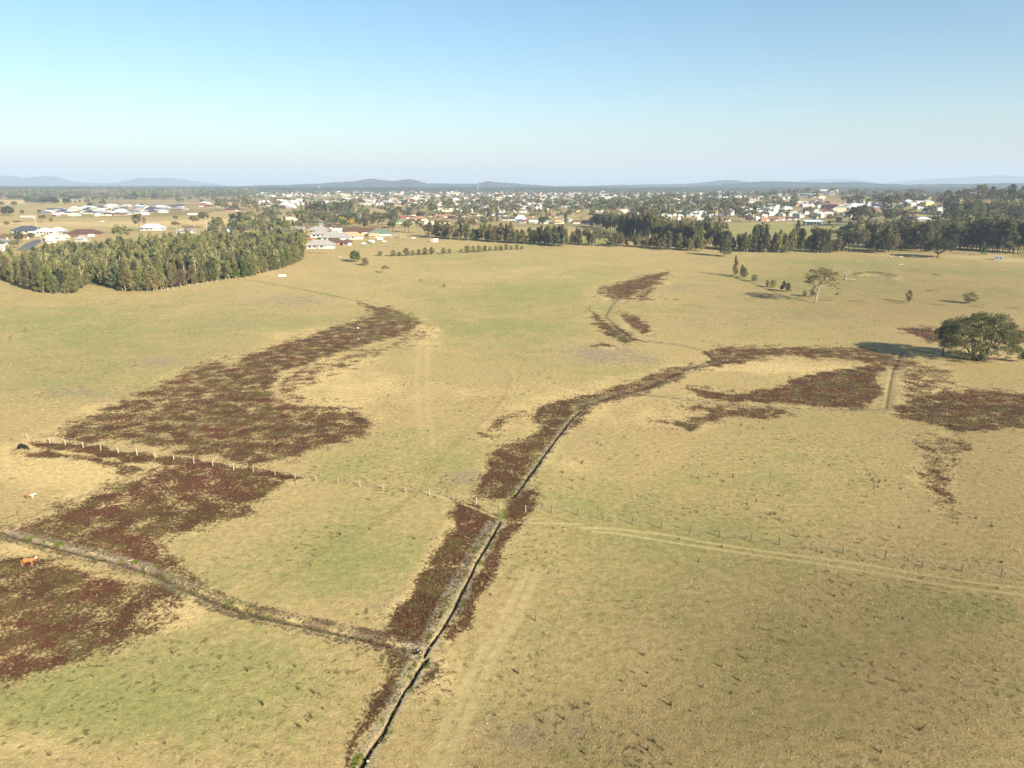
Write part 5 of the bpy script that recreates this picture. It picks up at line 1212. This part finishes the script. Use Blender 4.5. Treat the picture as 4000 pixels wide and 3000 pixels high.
# ------------------------------------------------------------------ fences, yards, poles
M['post_pale'] = mat('post_pale', (.42, .38, .31), var=.15, scale=3); M['post_dull'] = mat('post_dull', (.33, .28, .20), var=.15, scale=3); M['post_dark'] = mat('post_dark', (.13, .10, .075), var=.25, scale=3); M['wire'] = mat('wire', (.35, .33, .30), rough=.5, metal=.3)
def fence(label, pts, h=1.35, rpost=.09, cols=None, wires=3, lean={}, name='wire_fence'):
    W = [P(px, py)[:3] for px, py in pts]
    e = ob(name, None, loc=W[0]); tag(e, label, 'fence'); o0 = np.array(W[0]); tops = []
    for i, w in enumerate(W):
        p = np.array(w) - o0; hh = h * (.9 + .2 * rng.random()); lx = lean.get(i, rng.normal() * .05); ly = rng.normal() * .04
        rp = rpost * (.85 + .3 * rng.random())
        mb = MB(); mb.tube([tuple(p + (0, 0, -.3)), tuple(p + (lx * .5, ly * .5, hh * .5)), tuple(p + (lx, ly, hh))], [rp, rp * .95, rp * .85], 7)
        c = cols(i) if cols else 'post_dark'
        q = ob('post', mb.mesh('post', M[c], smooth=False), e)
        if cols: q['label'] = {'post_pale': 'pale post', 'post_dull': 'dull grey-brown post', 'post_dark': 'dark weathered post'}[c]
        tops.append((p, hh, lx, ly))
    if wires:
        mb = MB()
        for k in range(wires):
            f = .35 + .28 * k
            for a, b in zip(tops[:-1], tops[1:]):
                pa = a[0] + np.array([a[2] * f, a[3] * f, a[1] * f]); pb = b[0] + np.array([b[2] * f, b[3] * f, b[1] * f])
                mb.tube([tuple(pa), tuple((pa + pb) / 2 - np.array([0, 0, .04])), tuple(pb)], [.007] * 3, 3)
        ob('wire', mb.mesh('wire', M['wire']), e)
    return e
a1, a2, a3, a4 = Zm(0, 1650), Zm(1000, 1750), Zm(2000, 1750), Zm(3000, 1750)
main = [a1(*p) for p in [(245,148),(431,180),(564,194),(719,220),(873,240),(1023,262),(1186,285),(1343,306),(1503,323),(1677,358),(1841,378),(2021,410),(2188,430)]] + \
       [a2(*p) for p in [(165,236),(340,262),(520,285),(707,310),(898,335),(1096,358),(1290,380),(1500,412),(1704,453),(1905,486),(2115,526)]] + \
       [a3(*p) for p in [(118,550),(342,560),(570,587),(797,628),(1040,662),(1288,697),(1540,728),(1793,772),(2064,805)]] + \
       [a4(*p) for p in [(98,840),(370,880),(643,913),(1012,968),(1335,1022),(1672,1066),(2010,1112),(2360,1160)]]
fence('long wire fence crossing the whole paddock, white posts left and dark posts right', main, 1.45, .10, cols=lambda i: 'post_pale' if i < 12 or i in (22, 23) else 'post_dull' if i < 25 else 'post_dark', wires=3, lean={27: -.55, 0: -.3, 23: -.02})
fA = [k1(*p) for p in [(-60,345),(30,325),(117,310),(203,293),(280,278),(355,266),(433,255),(505,242),(576,228),(645,218),(712,204),(780,190),(848,180),(907,170),(968,160),(1028,150),(1085,140),(1140,125),(1197,120)]]
fence('faint wire fence of small pale posts nearest the left wood', fA, 1.1, .065, wires=0, cols=lambda i: 'post_dull')
fB = [k1(*p) for p in [(0,460),(97,435),(210,412),(318,392),(422,372),(525,350),(618,330),(717,312),(805,292),(890,274),(980,256),(1080,235),(1180,212),(1280,192),(1350,182),(1420,172),(1560,145),(1700,108),(1840,78),(1990,48),(2130,25)]]
fence('second faint wire fence of small pale posts across the left paddock', fB, 1.1, .065, wires=0, cols=lambda i: 'post_dull')
we = [z1a(*p) for p in [(1270,1102),(1330,1102),(1395,1098),(1450,1090),(1500,1086),(1570,1070),(1640,1060),(1700,1048),(1790,1030),(1870,1018),(1950,1000),(2040,985),(2130,960),(2200,945)]]
fence('timber post fence along the foot of the left wood', we, 1.4, .16, wires=2, cols=lambda i: 'post_pale')
fR = [z4x(*p) for p in [(-60,830),(60,826),(120,826),(180,828),(250,822),(325,826)]]
fence('short run of posts below the hedge line at right', fR, 1.3, .1, wires=0, cols=lambda i: 'post_dark')
fR2 = [z3a(*p) for p in [(1060,725),(1120,738),(1200,745),(1300,752),(1400,757),(1500,762),(1600,768),(1700,772),(1780,778)]]
fence('dark post fence along the foot of the middle belt', fR2, 1.4, .12, wires=2)
def railfence(label, pts, h, rails, m):
    W = [np.array(P(px, py)[:3]) for px, py in pts]; e = ob('rail_fence', None, loc=tuple(W[0])); tag(e, label, 'fence'); o0 = W[0].copy()
    for w in W: ob('post', MB().tube([tuple(w - o0 + (0, 0, -.3)), tuple(w - o0 + (0, 0, h))], [.14, .12], 6).mesh('post', M[m]), e)
    for k in range(rails):
        mb = MB(); z = h * (k + 1) / (rails + .3)
        for a, b in zip(W[:-1], W[1:]): mb.tube([tuple(a - o0 + (0, 0, z)), tuple(b - o0 + (0, 0, z))], [.07, .07], 4)
        ob('rail', mb.mesh('rail', M[m]), e)
railfence('timber rail fence at the far right foot of the trees', [z4x(*p) for p in [(1080,768),(1150,770),(1230,772),(1300,772),(1620,775),(1700,772),(1780,772),(1860,774),(1955,778),(2050,785),(2120,790),(2220,800)]], 1.6, 2, 'post_dark')
railfence('timber cattle yard rails right of the green-roofed house', [z2a(*p) for p in [(1130,632),(1170,628),(1210,622),(1250,622),(1290,620),(1290,640),(1245,645),(1200,640),(1160,642),(1130,632)]], 1.8, 3, 'post_pale')
railfence('angled loading race of timber rails beside the cattle yards', [z2a(*p) for p in [(1200,630),(1215,645),(1235,655),(1250,668)]], 2.0, 3, 'post_pale')
railfence('low rail fence with bushes along the caravan yard', [z2a(*p) for p in [(960,722),(1020,722),(1075,712),(1120,700),(1165,692),(1215,680)]], 1.2, 1, 'post_pale')
railfence('rusty yard rails at the extreme right edge', [z4x(*p) for p in [(2120,812),(2160,805),(2212,815),(2260,825)]], 1.8, 3, 'post_dark')
railfence('low dark rail by the corner of the paddock below the houses', [z2a(*p) for p in [(410,775),(470,776),(540,776),(600,776)]], 1.1, 1, 'post_dark')
M['pole'] = mat('pole_timber', (.42, .36, .28), var=.2, scale=2)
def pole(zf, s, u, v, h, label, lean=0.0):
    x, y, z, mpp = P(*zf(u, v)); H = h / s * mpp
    e = ob('power_pole', None, loc=(x, y, z), rz=rng.normal() * .3); tag(e, label, 'power pole')
    ob('shaft', MB().tube([(0, 0, -.5), (lean * H, 0, H)], [.26, .17], 7).mesh('shaft', M['pole']), e)
    ob('crossarm', MB().box(lean * H * .95 - 1.3, lean * H * .95 + 1.3, -.27, -.15, H * .93, H * .96).mesh('crossarm', M['pole']), e)
    return (x + lean * H, y, z + H * .95)
p1 = pole(y1, 4.424, 730, 1100, 440, 'tall leaning pale power pole at the left above the road', -.12)
p2 = pole(y2, 4.424, 1362, 890, 240, 'pale power pole rising behind the wood')
p3 = pole(y3, 4.424, 222, 840, 145, 'power pole at the left of the yellow wattles')
p4 = pole(y3, 4.424, 1095, 790, 120, 'power pole left of the small white hut')
p5 = pole(y3, 4.424, 1810, 740, 165, 'power pole right of the wattles')
p6 = pole(z5c, 2.54, 800, 455, 95, 'power pole in front of the brown-roofed houses')
p7 = pole(z5c, 2.54, 1153, 457, 85, 'white-looking power pole left of the charcoal roofs')
p8 = pole(z5c, 2.54, 1236, 440, 118, 'tallest power pole beside the charcoal roofs')
p9 = pole(z6c, 2.54, 600, 372, 74, 'power pole above the middle street')
p10 = pole(z6c, 2.54, 742, 400, 62, 'power pole at the right end of the middle street')
p11 = pole(z7, 2.54, 970, 475, 100, 'thin power pole beside the gum pair')
p12 = pole(z8, 2.54, 535, 335, 66, 'leaning power pole on the far right pasture', .1)
def powerline(a, b, label):
    a, b = np.array(a), np.array(b); mb = MB()
    for off in (-1.1, 0, 1.1):
        pts = [tuple(a + (b - a) * t + np.array([off * .3, off, -3.2 * 4 * t * (1 - t)])) for t in np.linspace(0, 1, 9)]; mb.tube(pts, [.03] * 9, 3)
    o = ob('power_line', mb.mesh('power_line', M['wire'])); tag(o, label, 'power line')
powerline(p2, p3, 'wires strung from the pole behind the wood to the wattles'); powerline(p3, p4, 'wires strung over the houses behind the cluster'); powerline(p4, p5, 'wires passing in front of the large wattle')
powerline(p6, p7, 'wires in front of the brown-roofed houses'); powerline(p8, p9, 'wires above the middle street'); powerline(p9, p10, 'last span of wires at the end of the middle street')
def mast():
    x, y, z, mpp = P(1867, 752); H = 37 * mpp
    e = ob('radio_mast', None, loc=(x, y, z)); tag(e, 'tall white lattice radio mast above the town', 'mast'); mb = MB()
    for a, b in ((-1, -1), (1, -1), (1, 1), (-1, 1)): mb.tube([(a * 2.5, b * 2.5, 0), (a * .8, b * .8, H)], [.6, .45], 4)
    for k in range(14):
        t0, t1 = k / 14, (k + 1) / 14; w0, w1 = 2.5 - 1.7 * t0, 2.5 - 1.7 * t1; s = 1 if k % 2 else -1
        mb.tube([(-s * w0, -w0, H * t0), (s * w1, -w1, H * t1)], [.3, .3], 4)
    ob('lattice', mb.mesh('lattice', M['wall_white']), e); ob('antenna', MB().tube([(0, 0, H), (0, 0, H * 1.08)], [.9, .9], 6).mesh('antenna', M['wall_white']), e)
    x, y, z, mpp = P(1246, 745); H = 18 * mpp
    e = ob('water_tower', None, loc=(x, y, z)); tag(e, 'small white water tower on the far tree line left of the hills', 'tower')
    ob('tank', MB().tube([(0, 0, H * .65), (0, 0, H)], [4, 4], 10).mesh('tank', M['wall_white']), e); ob('stem', MB().tube([(0, 0, -1), (0, 0, H * .65)], [2.2, 1.6], 8).mesh('stem', M['wall_white']), e)
mast()

# ------------------------------------------------------------------ road at the left, street across the middle
M['asphalt'] = mat('asphalt', (.13, .13, .135), rough=.9, var=.1, scale=.3); M['kerb'] = mat('kerb_concrete', (.5, .48, .44))
def strip(name, pts, hw, m, dz=.09, label=None):
    W = [np.array(P(px, py)[:2]) for px, py in pts]
    D = []
    for a, b in zip(W[:-1], W[1:]):
        n = max(1, int(np.hypot(*(b - a)) / 12)); D += [a + (b - a) * t for t in np.arange(n) / n]
    D.append(W[-1]); V = []
    for i, p in enumerate(D):
        d = D[min(i + 1, len(D) - 1)] - D[max(i - 1, 0)]; d = d / (np.hypot(*d) + 1e-9); nrm = np.array([-d[1], d[0]])
        for s in (-1, 1):
            q = p + nrm * s * hw; V.append((q[0], q[1], float(height(q[0], q[1])) + dz))
    Fq = np.array([(2 * i, 2 * i + 1, 2 * i + 3, 2 * i + 2) for i in range(len(D) - 1)])
    o = ob(name, mesh_np(name, np.array(V), Fq, m)); tag(o, label, kind='structure')
strip('road', [y1(400, 1230), y1(560, 1110), y1(700, 1050), y1(850, 1030)], 5.0, M['asphalt'])
strip('road', [(1450,893),(1700,888),(2000,884),(2260,882),(2330,884)], 3.5, M['asphalt'])
strip('road', [(2700,868),(2900,868),(3100,866)], 3.5, M['asphalt'])
strip('road', [(735,829),(790,832),(860,822),(1000,812)], 4, M['asphalt'])
M['dirt'] = mat('dirt_track', (.42, .34, .22), var=.15, scale=.1)
strip('path', [(0,882),(300,876),(500,868),(700,862)], 4, M['dirt']); strip('path', [(250,882),(520,876),(600,872)], 3, M['dirt'])

# ------------------------------------------------------------------ vehicles and farm objects
M['paint_white'] = mat('car_paint_white', (.8, .8, .8), rough=.3, spec=.5, var=.03); M['paint_red'] = mat('car_paint_red', (.42, .02, .02), rough=.3, spec=.5, var=.03)
M['paint_dark'] = mat('car_paint_dark', (.05, .055, .06), rough=.3, spec=.5, var=.03); M['tyre'] = mat('tyre_rubber', (.02, .02, .02)); M['galv'] = mat('galvanised', (.72, .74, .76), rough=.45, metal=.2)
def loft(prof, hw):
    """side profile (x,z) closed polygon extruded across y with slight tumblehome"""
    n = len(prof); V = [(x, -hw * (1 if z < 1.0 else .86), z) for x, z in prof] + [(x, hw * (1 if z < 1.0 else .86), z) for x, z in prof]
    Fc = [(i, (i + 1) % n, n + (i + 1) % n, n + i) for i in range(n)]
    mb = MB(); mb.add(V, Fc); mb.add(V[:n], [tuple(range(n))[::-1]]); mb.add(V[n:], [tuple(range(n))]); return mb
def vehicle(px, py, rz, paint, label, kind='car', name='parked_car'):
    x, y, z, _ = P(px, py); e = ob(name, None, loc=(x, y, z), rz=rz); tag(e, label, kind if kind in ('car', 'caravan', 'ute') else 'car')
    if kind == 'caravan':
        ob('body', loft([(-2.6, .5), (2.4, .5), (2.7, 1.2), (2.4, 2.5), (-2.3, 2.6), (-2.7, 1.5)], 1.15).mesh('body', M[paint]), e)
        for xx in (-1.6, .3): ob('window', MB().box(xx, xx + 1.1, -1.18, -1.0, 1.3, 2.0).mesh('window', M['glass']), e)
        ob('drawbar', MB().tube([(2.4, 0, .55), (3.9, 0, .5)], [.08, .06], 5).mesh('drawbar', M['post_dark']), e); wh = ((0, .34),)
    elif kind == 'ute':
        ob('body', loft([(-2.5, .45), (2.4, .45), (2.45, .95), (1.2, 1.1), (.6, 1.75), (-.6, 1.78), (-.7, 1.05), (-2.5, 1.0)], .9).mesh('body', M[paint]), e)
        ob('window', loft([(1.0, 1.12), (.55, 1.68), (-.5, 1.70), (-.55, 1.12)], .915).mesh('window', M['glass']), e); wh = ((-1.6, .38), (1.5, .38))
    else:
        ob('body', loft([(-2.2, .4), (2.2, .4), (2.25, .85), (1.3, 1.0), (.6, 1.45), (-1.1, 1.48), (-1.9, 1.0), (-2.25, .9)], .88).mesh('body', M[paint]), e)
        ob('window', loft([(1.1, 1.02), (.5, 1.38), (-1.0, 1.40), (-1.6, 1.02)], .895).mesh('window', M['glass']), e); wh = ((-1.35, .33), (1.4, .33))
    for xx, r in wh:
        for s in (-1, 1): ob('wheel', MB().tube([(xx, s * .72, r), (xx, s * .93, r)], [r, r], 10).mesh('wheel', M['tyre']), e)
vehicle(*z2a(1362, 647), .1, 'paint_white', 'white utility parked on the grass left of the container', 'ute', 'parked_utility')
vehicle(*z2a(462, 656), .2, 'paint_red', 'red car parked in the cul-de-sac of grey roofs')
vehicle(*z2a(1000, 683), .2, 'paint_white', 'white caravan on the grass in the middle of the yard', 'caravan', 'caravan')
vehicle(*z2a(1075, 660), .1, 'paint_white', 'white caravan nearest the green-roofed house', 'caravan', 'caravan')
vehicle(*z2a(1110, 678), -.1, 'paint_white', 'white car parked right of the caravans')
vehicle(*z2a(935, 696), .3, 'paint_white', 'white car parked lowest on the yard left of the caravans')
vehicle(*z2a(980, 686), .3, 'paint_dark', 'dark car tucked beside the middle caravan')
vehicle(*y1(650, 990), .1, 'paint_white', 'white car at the road bend by the green garden tree')
vehicle(*y1(1110, 930), .3, 'paint_dark', 'dark car in the drive of the white-roofed house')
vehicle(*y1(870, 945), .4, 'paint_dark', 'dark car in front of the first white-roofed house')
vehicle(*y1(1775, 742), .1, 'paint_white', 'white car on the road across the pale field')
def container():
    x, y, z, mpp = P(*z2a(1540, 676)); e = ob('shipping_container', None, loc=(x, y, z), rz=.12); tag(e, 'two-tone pink and pale green shipping container on the grass', 'container')
    W = 66 / 2.212 * mpp; Hh = 30 / 2.212 * mpp
    def corr(x0, x1, m, n):
        mb = MB(); mb.box(x0, x1, -1.2, 1.2, .1, Hh)
        k = int((x1 - x0) / .3)
        for i in range(k): mb.box(x0 + .06 + i * .3, x0 + .2 + i * .3, -1.25, -1.203, .25, Hh - .15)
        return ob(n, mb.mesh(n, M[m]), e)
    M['cont_pink'] = mat('container_pink', (.55, .27, .20), var=.15); M['cont_pale'] = mat('container_pale', (.60, .68, .66), var=.12)
    corr(-W / 2, -W * .12, 'cont_pink', 'end_section'); corr(-W * .12 + .01, W / 2, 'cont_pale', 'main_section'); ob('base', MB().box(-W / 2, W / 2, -1.1, 1.1, -.1, .09).mesh('base', M['post_dark']), e)
container()
def trough():
    x, y, z, mpp = P(*z1a(0, 0)) if False else P(1102, 1079); e = ob('water_trough', None, loc=(x, y, z), rz=.42); tag(e, 'long white trough alone on the paddock near the wood', 'trough')
    L = 30 * mpp
    n = 10; V = []; 
    for i, t in enumerate(np.linspace(0, 2 * math.pi, 24, endpoint=False)):
        cx = (L / 2 - .6) * (1 if math.cos(t) > 0 else -1); V.append((cx + .6 * math.cos(t), .62 * math.sin(t)))
    m = len(V); VV = [(a, b, 0) for a, b in V] + [(a * 1.02, b * 1.05, 1.0) for a, b in V] + [(a * .97, b * .82, .99) for a, b in V] + [(a * .96, b * .8, .7) for a, b in V]
    Fc = []
    for k in range(3):
        for i in range(m): Fc.append((k * m + i, k * m + (i + 1) % m, (k + 1) * m + (i + 1) % m, (k + 1) * m + i))
    b = MB(); b.add(VV, Fc); b.add(VV[3 * m:], [tuple(range(m))]); ob('basin', b.mesh('basin', M['paint_white']), e)
    ob('skid', MB().box(-L / 2 + .5, L / 2 - .5, -.4, .4, -.15, -.004).mesh('skid', M['post_dark']), e)
trough()
def hut():
    x, y, z, mpp = P(*z4x(1990, 830)); e = ob('small_hut', None, loc=(x, y, z), rz=-.55); tag(e, 'small white hut on bare soil at the right', 'hut')
    W = 62 / 2.212 * mpp; Hh = 30 / 2.212 * mpp
    ob('wall', MB().box(-W / 2, W / 2, -W * .3, W * .3, 0, Hh).mesh('wall', M['wall_grey']), e); ob('roof', MB().box(-W / 2 - .15, W / 2 + .15, -W * .3 - .15, W * .3 + .15, Hh + .003, Hh + .22).mesh('roof', M['roof_white']), e)
    ob('window', MB().box(-W * .3, -W * .08, -W * .3 - .04, -W * .3 + .02, Hh * .4, Hh * .75).mesh('window', M['glass']), e); ob('window', MB().box(W * .12, W * .34, -W * .3 - .04, -W * .3 + .02, Hh * .4, Hh * .75).mesh('window', M['glass']), e)
    ob('door', MB().box(W / 2 - .02, W / 2 + .05, -.5, .5, 0.05, Hh * .8).mesh('door', M['gdoor']), e)
    x, y, z, mpp = P(*z3a(730, 0)) if False else P(*z2a(728, 822)); e = ob('timber_stand', None, loc=(x, y, z), rz=.2); tag(e, 'small open timber stand on posts beside the dense round tree', 'stand')
    ob('platform', MB().box(-1.3, 1.3, -.8, .8, 1.5, 1.8).mesh('platform', M['post_pale']), e)
    for a in (-1.1, 1.1):
        for b in (-.6, .6): ob('leg', MB().tube([(a, b, -.1), (a, b, 1.498)], [.1, .1], 5).mesh('leg', M['post_pale']), e)
hut()
# dead tree, log and stumps on the right paddock
x, y, z, mpp = P(*z4x(665, 1003)); mb = MB(); s = mpp / 2.212
limb(mb, (0, 0, -.3), (.2, 0, 50 * s), .5, .3, .04, 7, 4)
for k in range(16):
    a = rng.random() * 6.28; r = (18 + 34 * rng.random()) * s; limb(mb, (.1, 0, (22 + 28 * rng.random()) * s), (math.cos(a) * r, math.sin(a) * r, (55 + 40 * rng.random()) * s), .16, .03, .12, 5, 4)
tag(ob('dead_tree', mb.mesh('dead_tree', M['bark_pale'], smooth=True), loc=(x, y, z)), 'grey leafless tree with fine branches near the dry dam bank', 'dead tree')
def log(zf, u, v, L, rz, label, r=.3, m='bark_pale'):
    x, y, z, _ = P(*zf(u, v)); mb = MB(); limb(mb, (-L / 2, 0, r * .8), (L / 2, 0, r * .7), r, r * .5, .06, 7, 4); limb(mb, (L * .1, 0, r * .8), (L * .3, L * .18, r * 2.0), r * .5, r * .2, .05, 5, 2)
    tag(ob('fallen_log', mb.mesh('fallen_log', M[m], smooth=True), loc=(x, y, z), rz=rz), label, 'log')
log(z4x, 705, 1002, 7, -.2, 'pale fallen log at the foot of the grey leafless tree'); log(z4x, 1150, 870, 5, .1, 'grey log lying on the open right paddock'); log(z4x, 1455, 960, 4, -.4, 'dark log on the right paddock', .3, 'bark_dark')
log(z4x, 1412, 1100, 5, -.3, 'thin dark log between the small gums at right', .22, 'bark_dark'); log(z4x, 1150, 805, 5, .2, 'pale log in the shade of the spreading dark tree', .4); log(z4x, 1055, 805, 3, .8, 'stump-like log left of the spreading dark tree', .4)
log(a1, 1130, 1195, 1.0, .3, 'short pale branch lying by the left drain', .12)
# stones and litter
M['stone'] = mat('pale_stone', (.44, .40, .33), var=.25, scale=6, bump=.4)
def stone_mesh(seed):
    r2 = np.random.default_rng(seed); mb = MB(); V = []; n = 8; m = 5
    for i in range(m + 1):
        ph = math.pi * i / m
        for k in range(n):
            t = 2 * math.pi * k / n; r = 1 + .25 * (r2.random() - .5); V.append((r * math.sin(ph) * math.cos(t) * 1.2, r * math.sin(ph) * math.sin(t), r * math.cos(ph) * .7 + .4))
    Fc = [(i * n + k, (i + 1) * n + k, (i + 1) * n + (k + 1) % n, i * n + (k + 1) % n) for i in range(m) for k in range(n)]
    mb.add(V, Fc); return mb.mesh('pale_stone', M['stone'], smooth=False)
SM = [stone_mesh(i) for i in range(3)]
b7, b6 = Zm(2000, 2250), Zm(1000, 2250)
def stone(zf, u, v, s, label, group=None):
    x, y, z, _ = P(*zf(u, v)); o = ob('pale_stone', SM[rng.integers(3)], loc=(x, y, z - .02), rz=rng.random() * 6, scale=(s * .75, s * .75, s * .75)); tag(o, label, 'stone', group)
for u, v in [(50,620),(60,650),(5,672),(555,665),(80,840),(170,855),(318,885),(700,1062),(683,1120),(766,1308),(1005,1503),(930,1535),(848,1465),(1245,1568),(1275,1580),(1200,1265),(1170,1140),(1535,1355),(1740,408),(2040,412),(1155,640),(965,995),(1565,1095)]:
    stone(b7, u, v, .10, 'small pale stone in the grass of the lower middle paddock', 'small pale stones of the lower middle paddock')
for u, v in [(1995,1272),(1900,1380),(1920,910),(2140,418),(2130,712),(2167,275),(1683,1625),(2170,668)]:
    stone(b6, u, v, .13, 'small pale stone in the grass just right of the drain', 'small pale stones right of the drain')
for u, v, s in [(1262,1015,.14),(965,1600,.2),(1400,640,.13),(1350,700,.13),(1420,660,.14),(1440,700,.12),(1380,690,.12),(1480,605,.12),(1180,805,.1)]:
    stone(b6, u, v, s, 'pale rubble stone on the drain bank', 'rubble stones on the drain bank')
for u, v, s in [(478,940,.35),(495,950,.42),(510,945,.3),(520,990,.3),(568,990,.32)]:
    stone(k2 if False else Zm(2000, 1100), u, v, s, 'white lump of the litter heap by the upper drain', 'white lumps of litter by the upper drain')
stone(Zm(2000, 1100), 397, 858, .22, 'single white lump alone above the upper drain'); stone(Zm(1000, 1100), 880, 405, .8, 'pale lump in the curved weed bed, upper one'); stone(Zm(1000, 1100), 885, 500, .5, 'pale lump in the curved weed bed, lower one')
stone(a3, 38, 800, .22, 'white stone right of the culvert crossing')

# ------------------------------------------------------------------ cattle
def cow_mesh(name, head_down, colfn):
    me = bpy.data.meshes.new(name); o = bpy.data.objects.new(name, me); COL.objects.link(o)
    hz = .45 if head_down else 1.45
    V = [(0, 0, 1.05), (.45, 0, 1.04), (.85, 0, 1.08), (-.4, 0, 1.05), (-.85, 0, 1.1), (1.1, 0, 1.18 if not head_down else 1.0), (1.38, 0, (hz + 1.0) / 2 + .1), (1.55, 0, hz + .05), (1.82, 0, hz - .16),
         (.72, .2, .75), (.74, .22, .4), (.72, .22, .04), (.72, -.2, .75), (.70, -.22, .4), (.74, -.22, .04),
         (-.78, .2, .78), (-.86, .22, .42), (-.80, .22, .04), (-.78, -.2, .78), (-.90, -.22, .42), (-.86, -.22, .04),
         (-1.02, 0, 1.12), (-1.1, 0, .8), (-1.1, 0, .45), (1.50, .2, hz + .12), (1.50, -.2, hz + .12)]
    E = [(0, 1), (1, 2), (0, 3), (3, 4), (2, 5), (5, 6), (6, 7), (7, 8), (2, 9), (9, 10), (10, 11), (2, 12), (12, 13), (13, 14), (4, 15), (15, 16), (16, 17), (4, 18), (18, 19), (19, 20), (4, 21), (21, 22), (22, 23), (7, 24), (7, 25)]
    rad = [.40, .38, .34, .40, .34, .24, .19, .15, .09, .13, .07, .055, .13, .07, .055, .16, .085, .055, .16, .085, .055, .05, .03, .04, .04, .04]
    me.from_pydata(V, E, []); sk = o.modifiers.new('s', 'SKIN'); sk.use_smooth_shade = True
    for i, r in enumerate(rad): me.skin_vertices[0].data[i].radius = (r, r * (1.12 if i in (0, 1, 3, 4) else 1)); 
    me.skin_vertices[0].data[0].use_root = True
    ss = o.modifiers.new('u', 'SUBSURF'); ss.levels = 1; ss.render_levels = 1
    dg = bpy.context.evaluated_depsgraph_get(); m2 = bpy.data.meshes.new_from_object(o.evaluated_get(dg)); bpy.data.objects.remove(o)
    a = m2.color_attributes.new('col', 'FLOAT_COLOR', 'POINT')
    for i, v in enumerate(m2.vertices): a.data[i].color = (*colfn(v.co), 1)
    m2.materials.clear(); m2.materials.append(M['hide']); return m2
M['hide'] = mat('cattle_hide', (1, 1, 1), attr='col', rough=.7, var=.1, scale=4)
def cow(zf, u, v, rz, head_down, fn, label, s=1.0):
    x, y, z, _ = P(*zf(u, v)); o = ob('cow', cow_mesh('cow', head_down, fn), loc=(x, y, z), rz=rz, scale=(s, s, s)); tag(o, label, 'cow')
cow(a1, 195, 236, -.1, True, lambda c: (.012, .011, .011), 'black cow grazing beside the left end of the long fence')
cow(a1, 260, 660, .1, False, lambda c: (.50, .46, .40) if (c.x > .35) else (.30, .13, .045), 'brown and white cow in the straw grass at left', .78)
cow(a1, 240, 1235, .25, False, lambda c: (.62, .52, .40) if (c.x > 1.45 or c.z < .2) else (.33, .14, .045), 'orange-tan cow standing by the lower left weed bed', .9)

# ------------------------------------------------------------------ haze
hm = bpy.data.materials.new('haze'); hm.use_nodes = True; nt = hm.node_tree; nt.nodes.clear()
out = nt.nodes.new("ShaderNodeOutputMaterial"); pv = nt.nodes.new("ShaderNodeVolumePrincipled")
pv.inputs['Color'].default_value = (.52, .66, .88, 1); pv.inputs['Density'].default_value = 1.1e-4; pv.inputs['Anisotropy'].default_value = 0.0
nt.links.new(pv.outputs[0], out.inputs['Volume'])
hz = ob('haze', MB().box(-21500, 21500, -21500, 21500, -3.5, 480).mesh('haze', hm)); tag(hz, kind='stuff'); hz['label'] = 'pale blue haze over the whole plain'; hz['category'] = 'haze'
print('objects', len(bpy.data.objects))
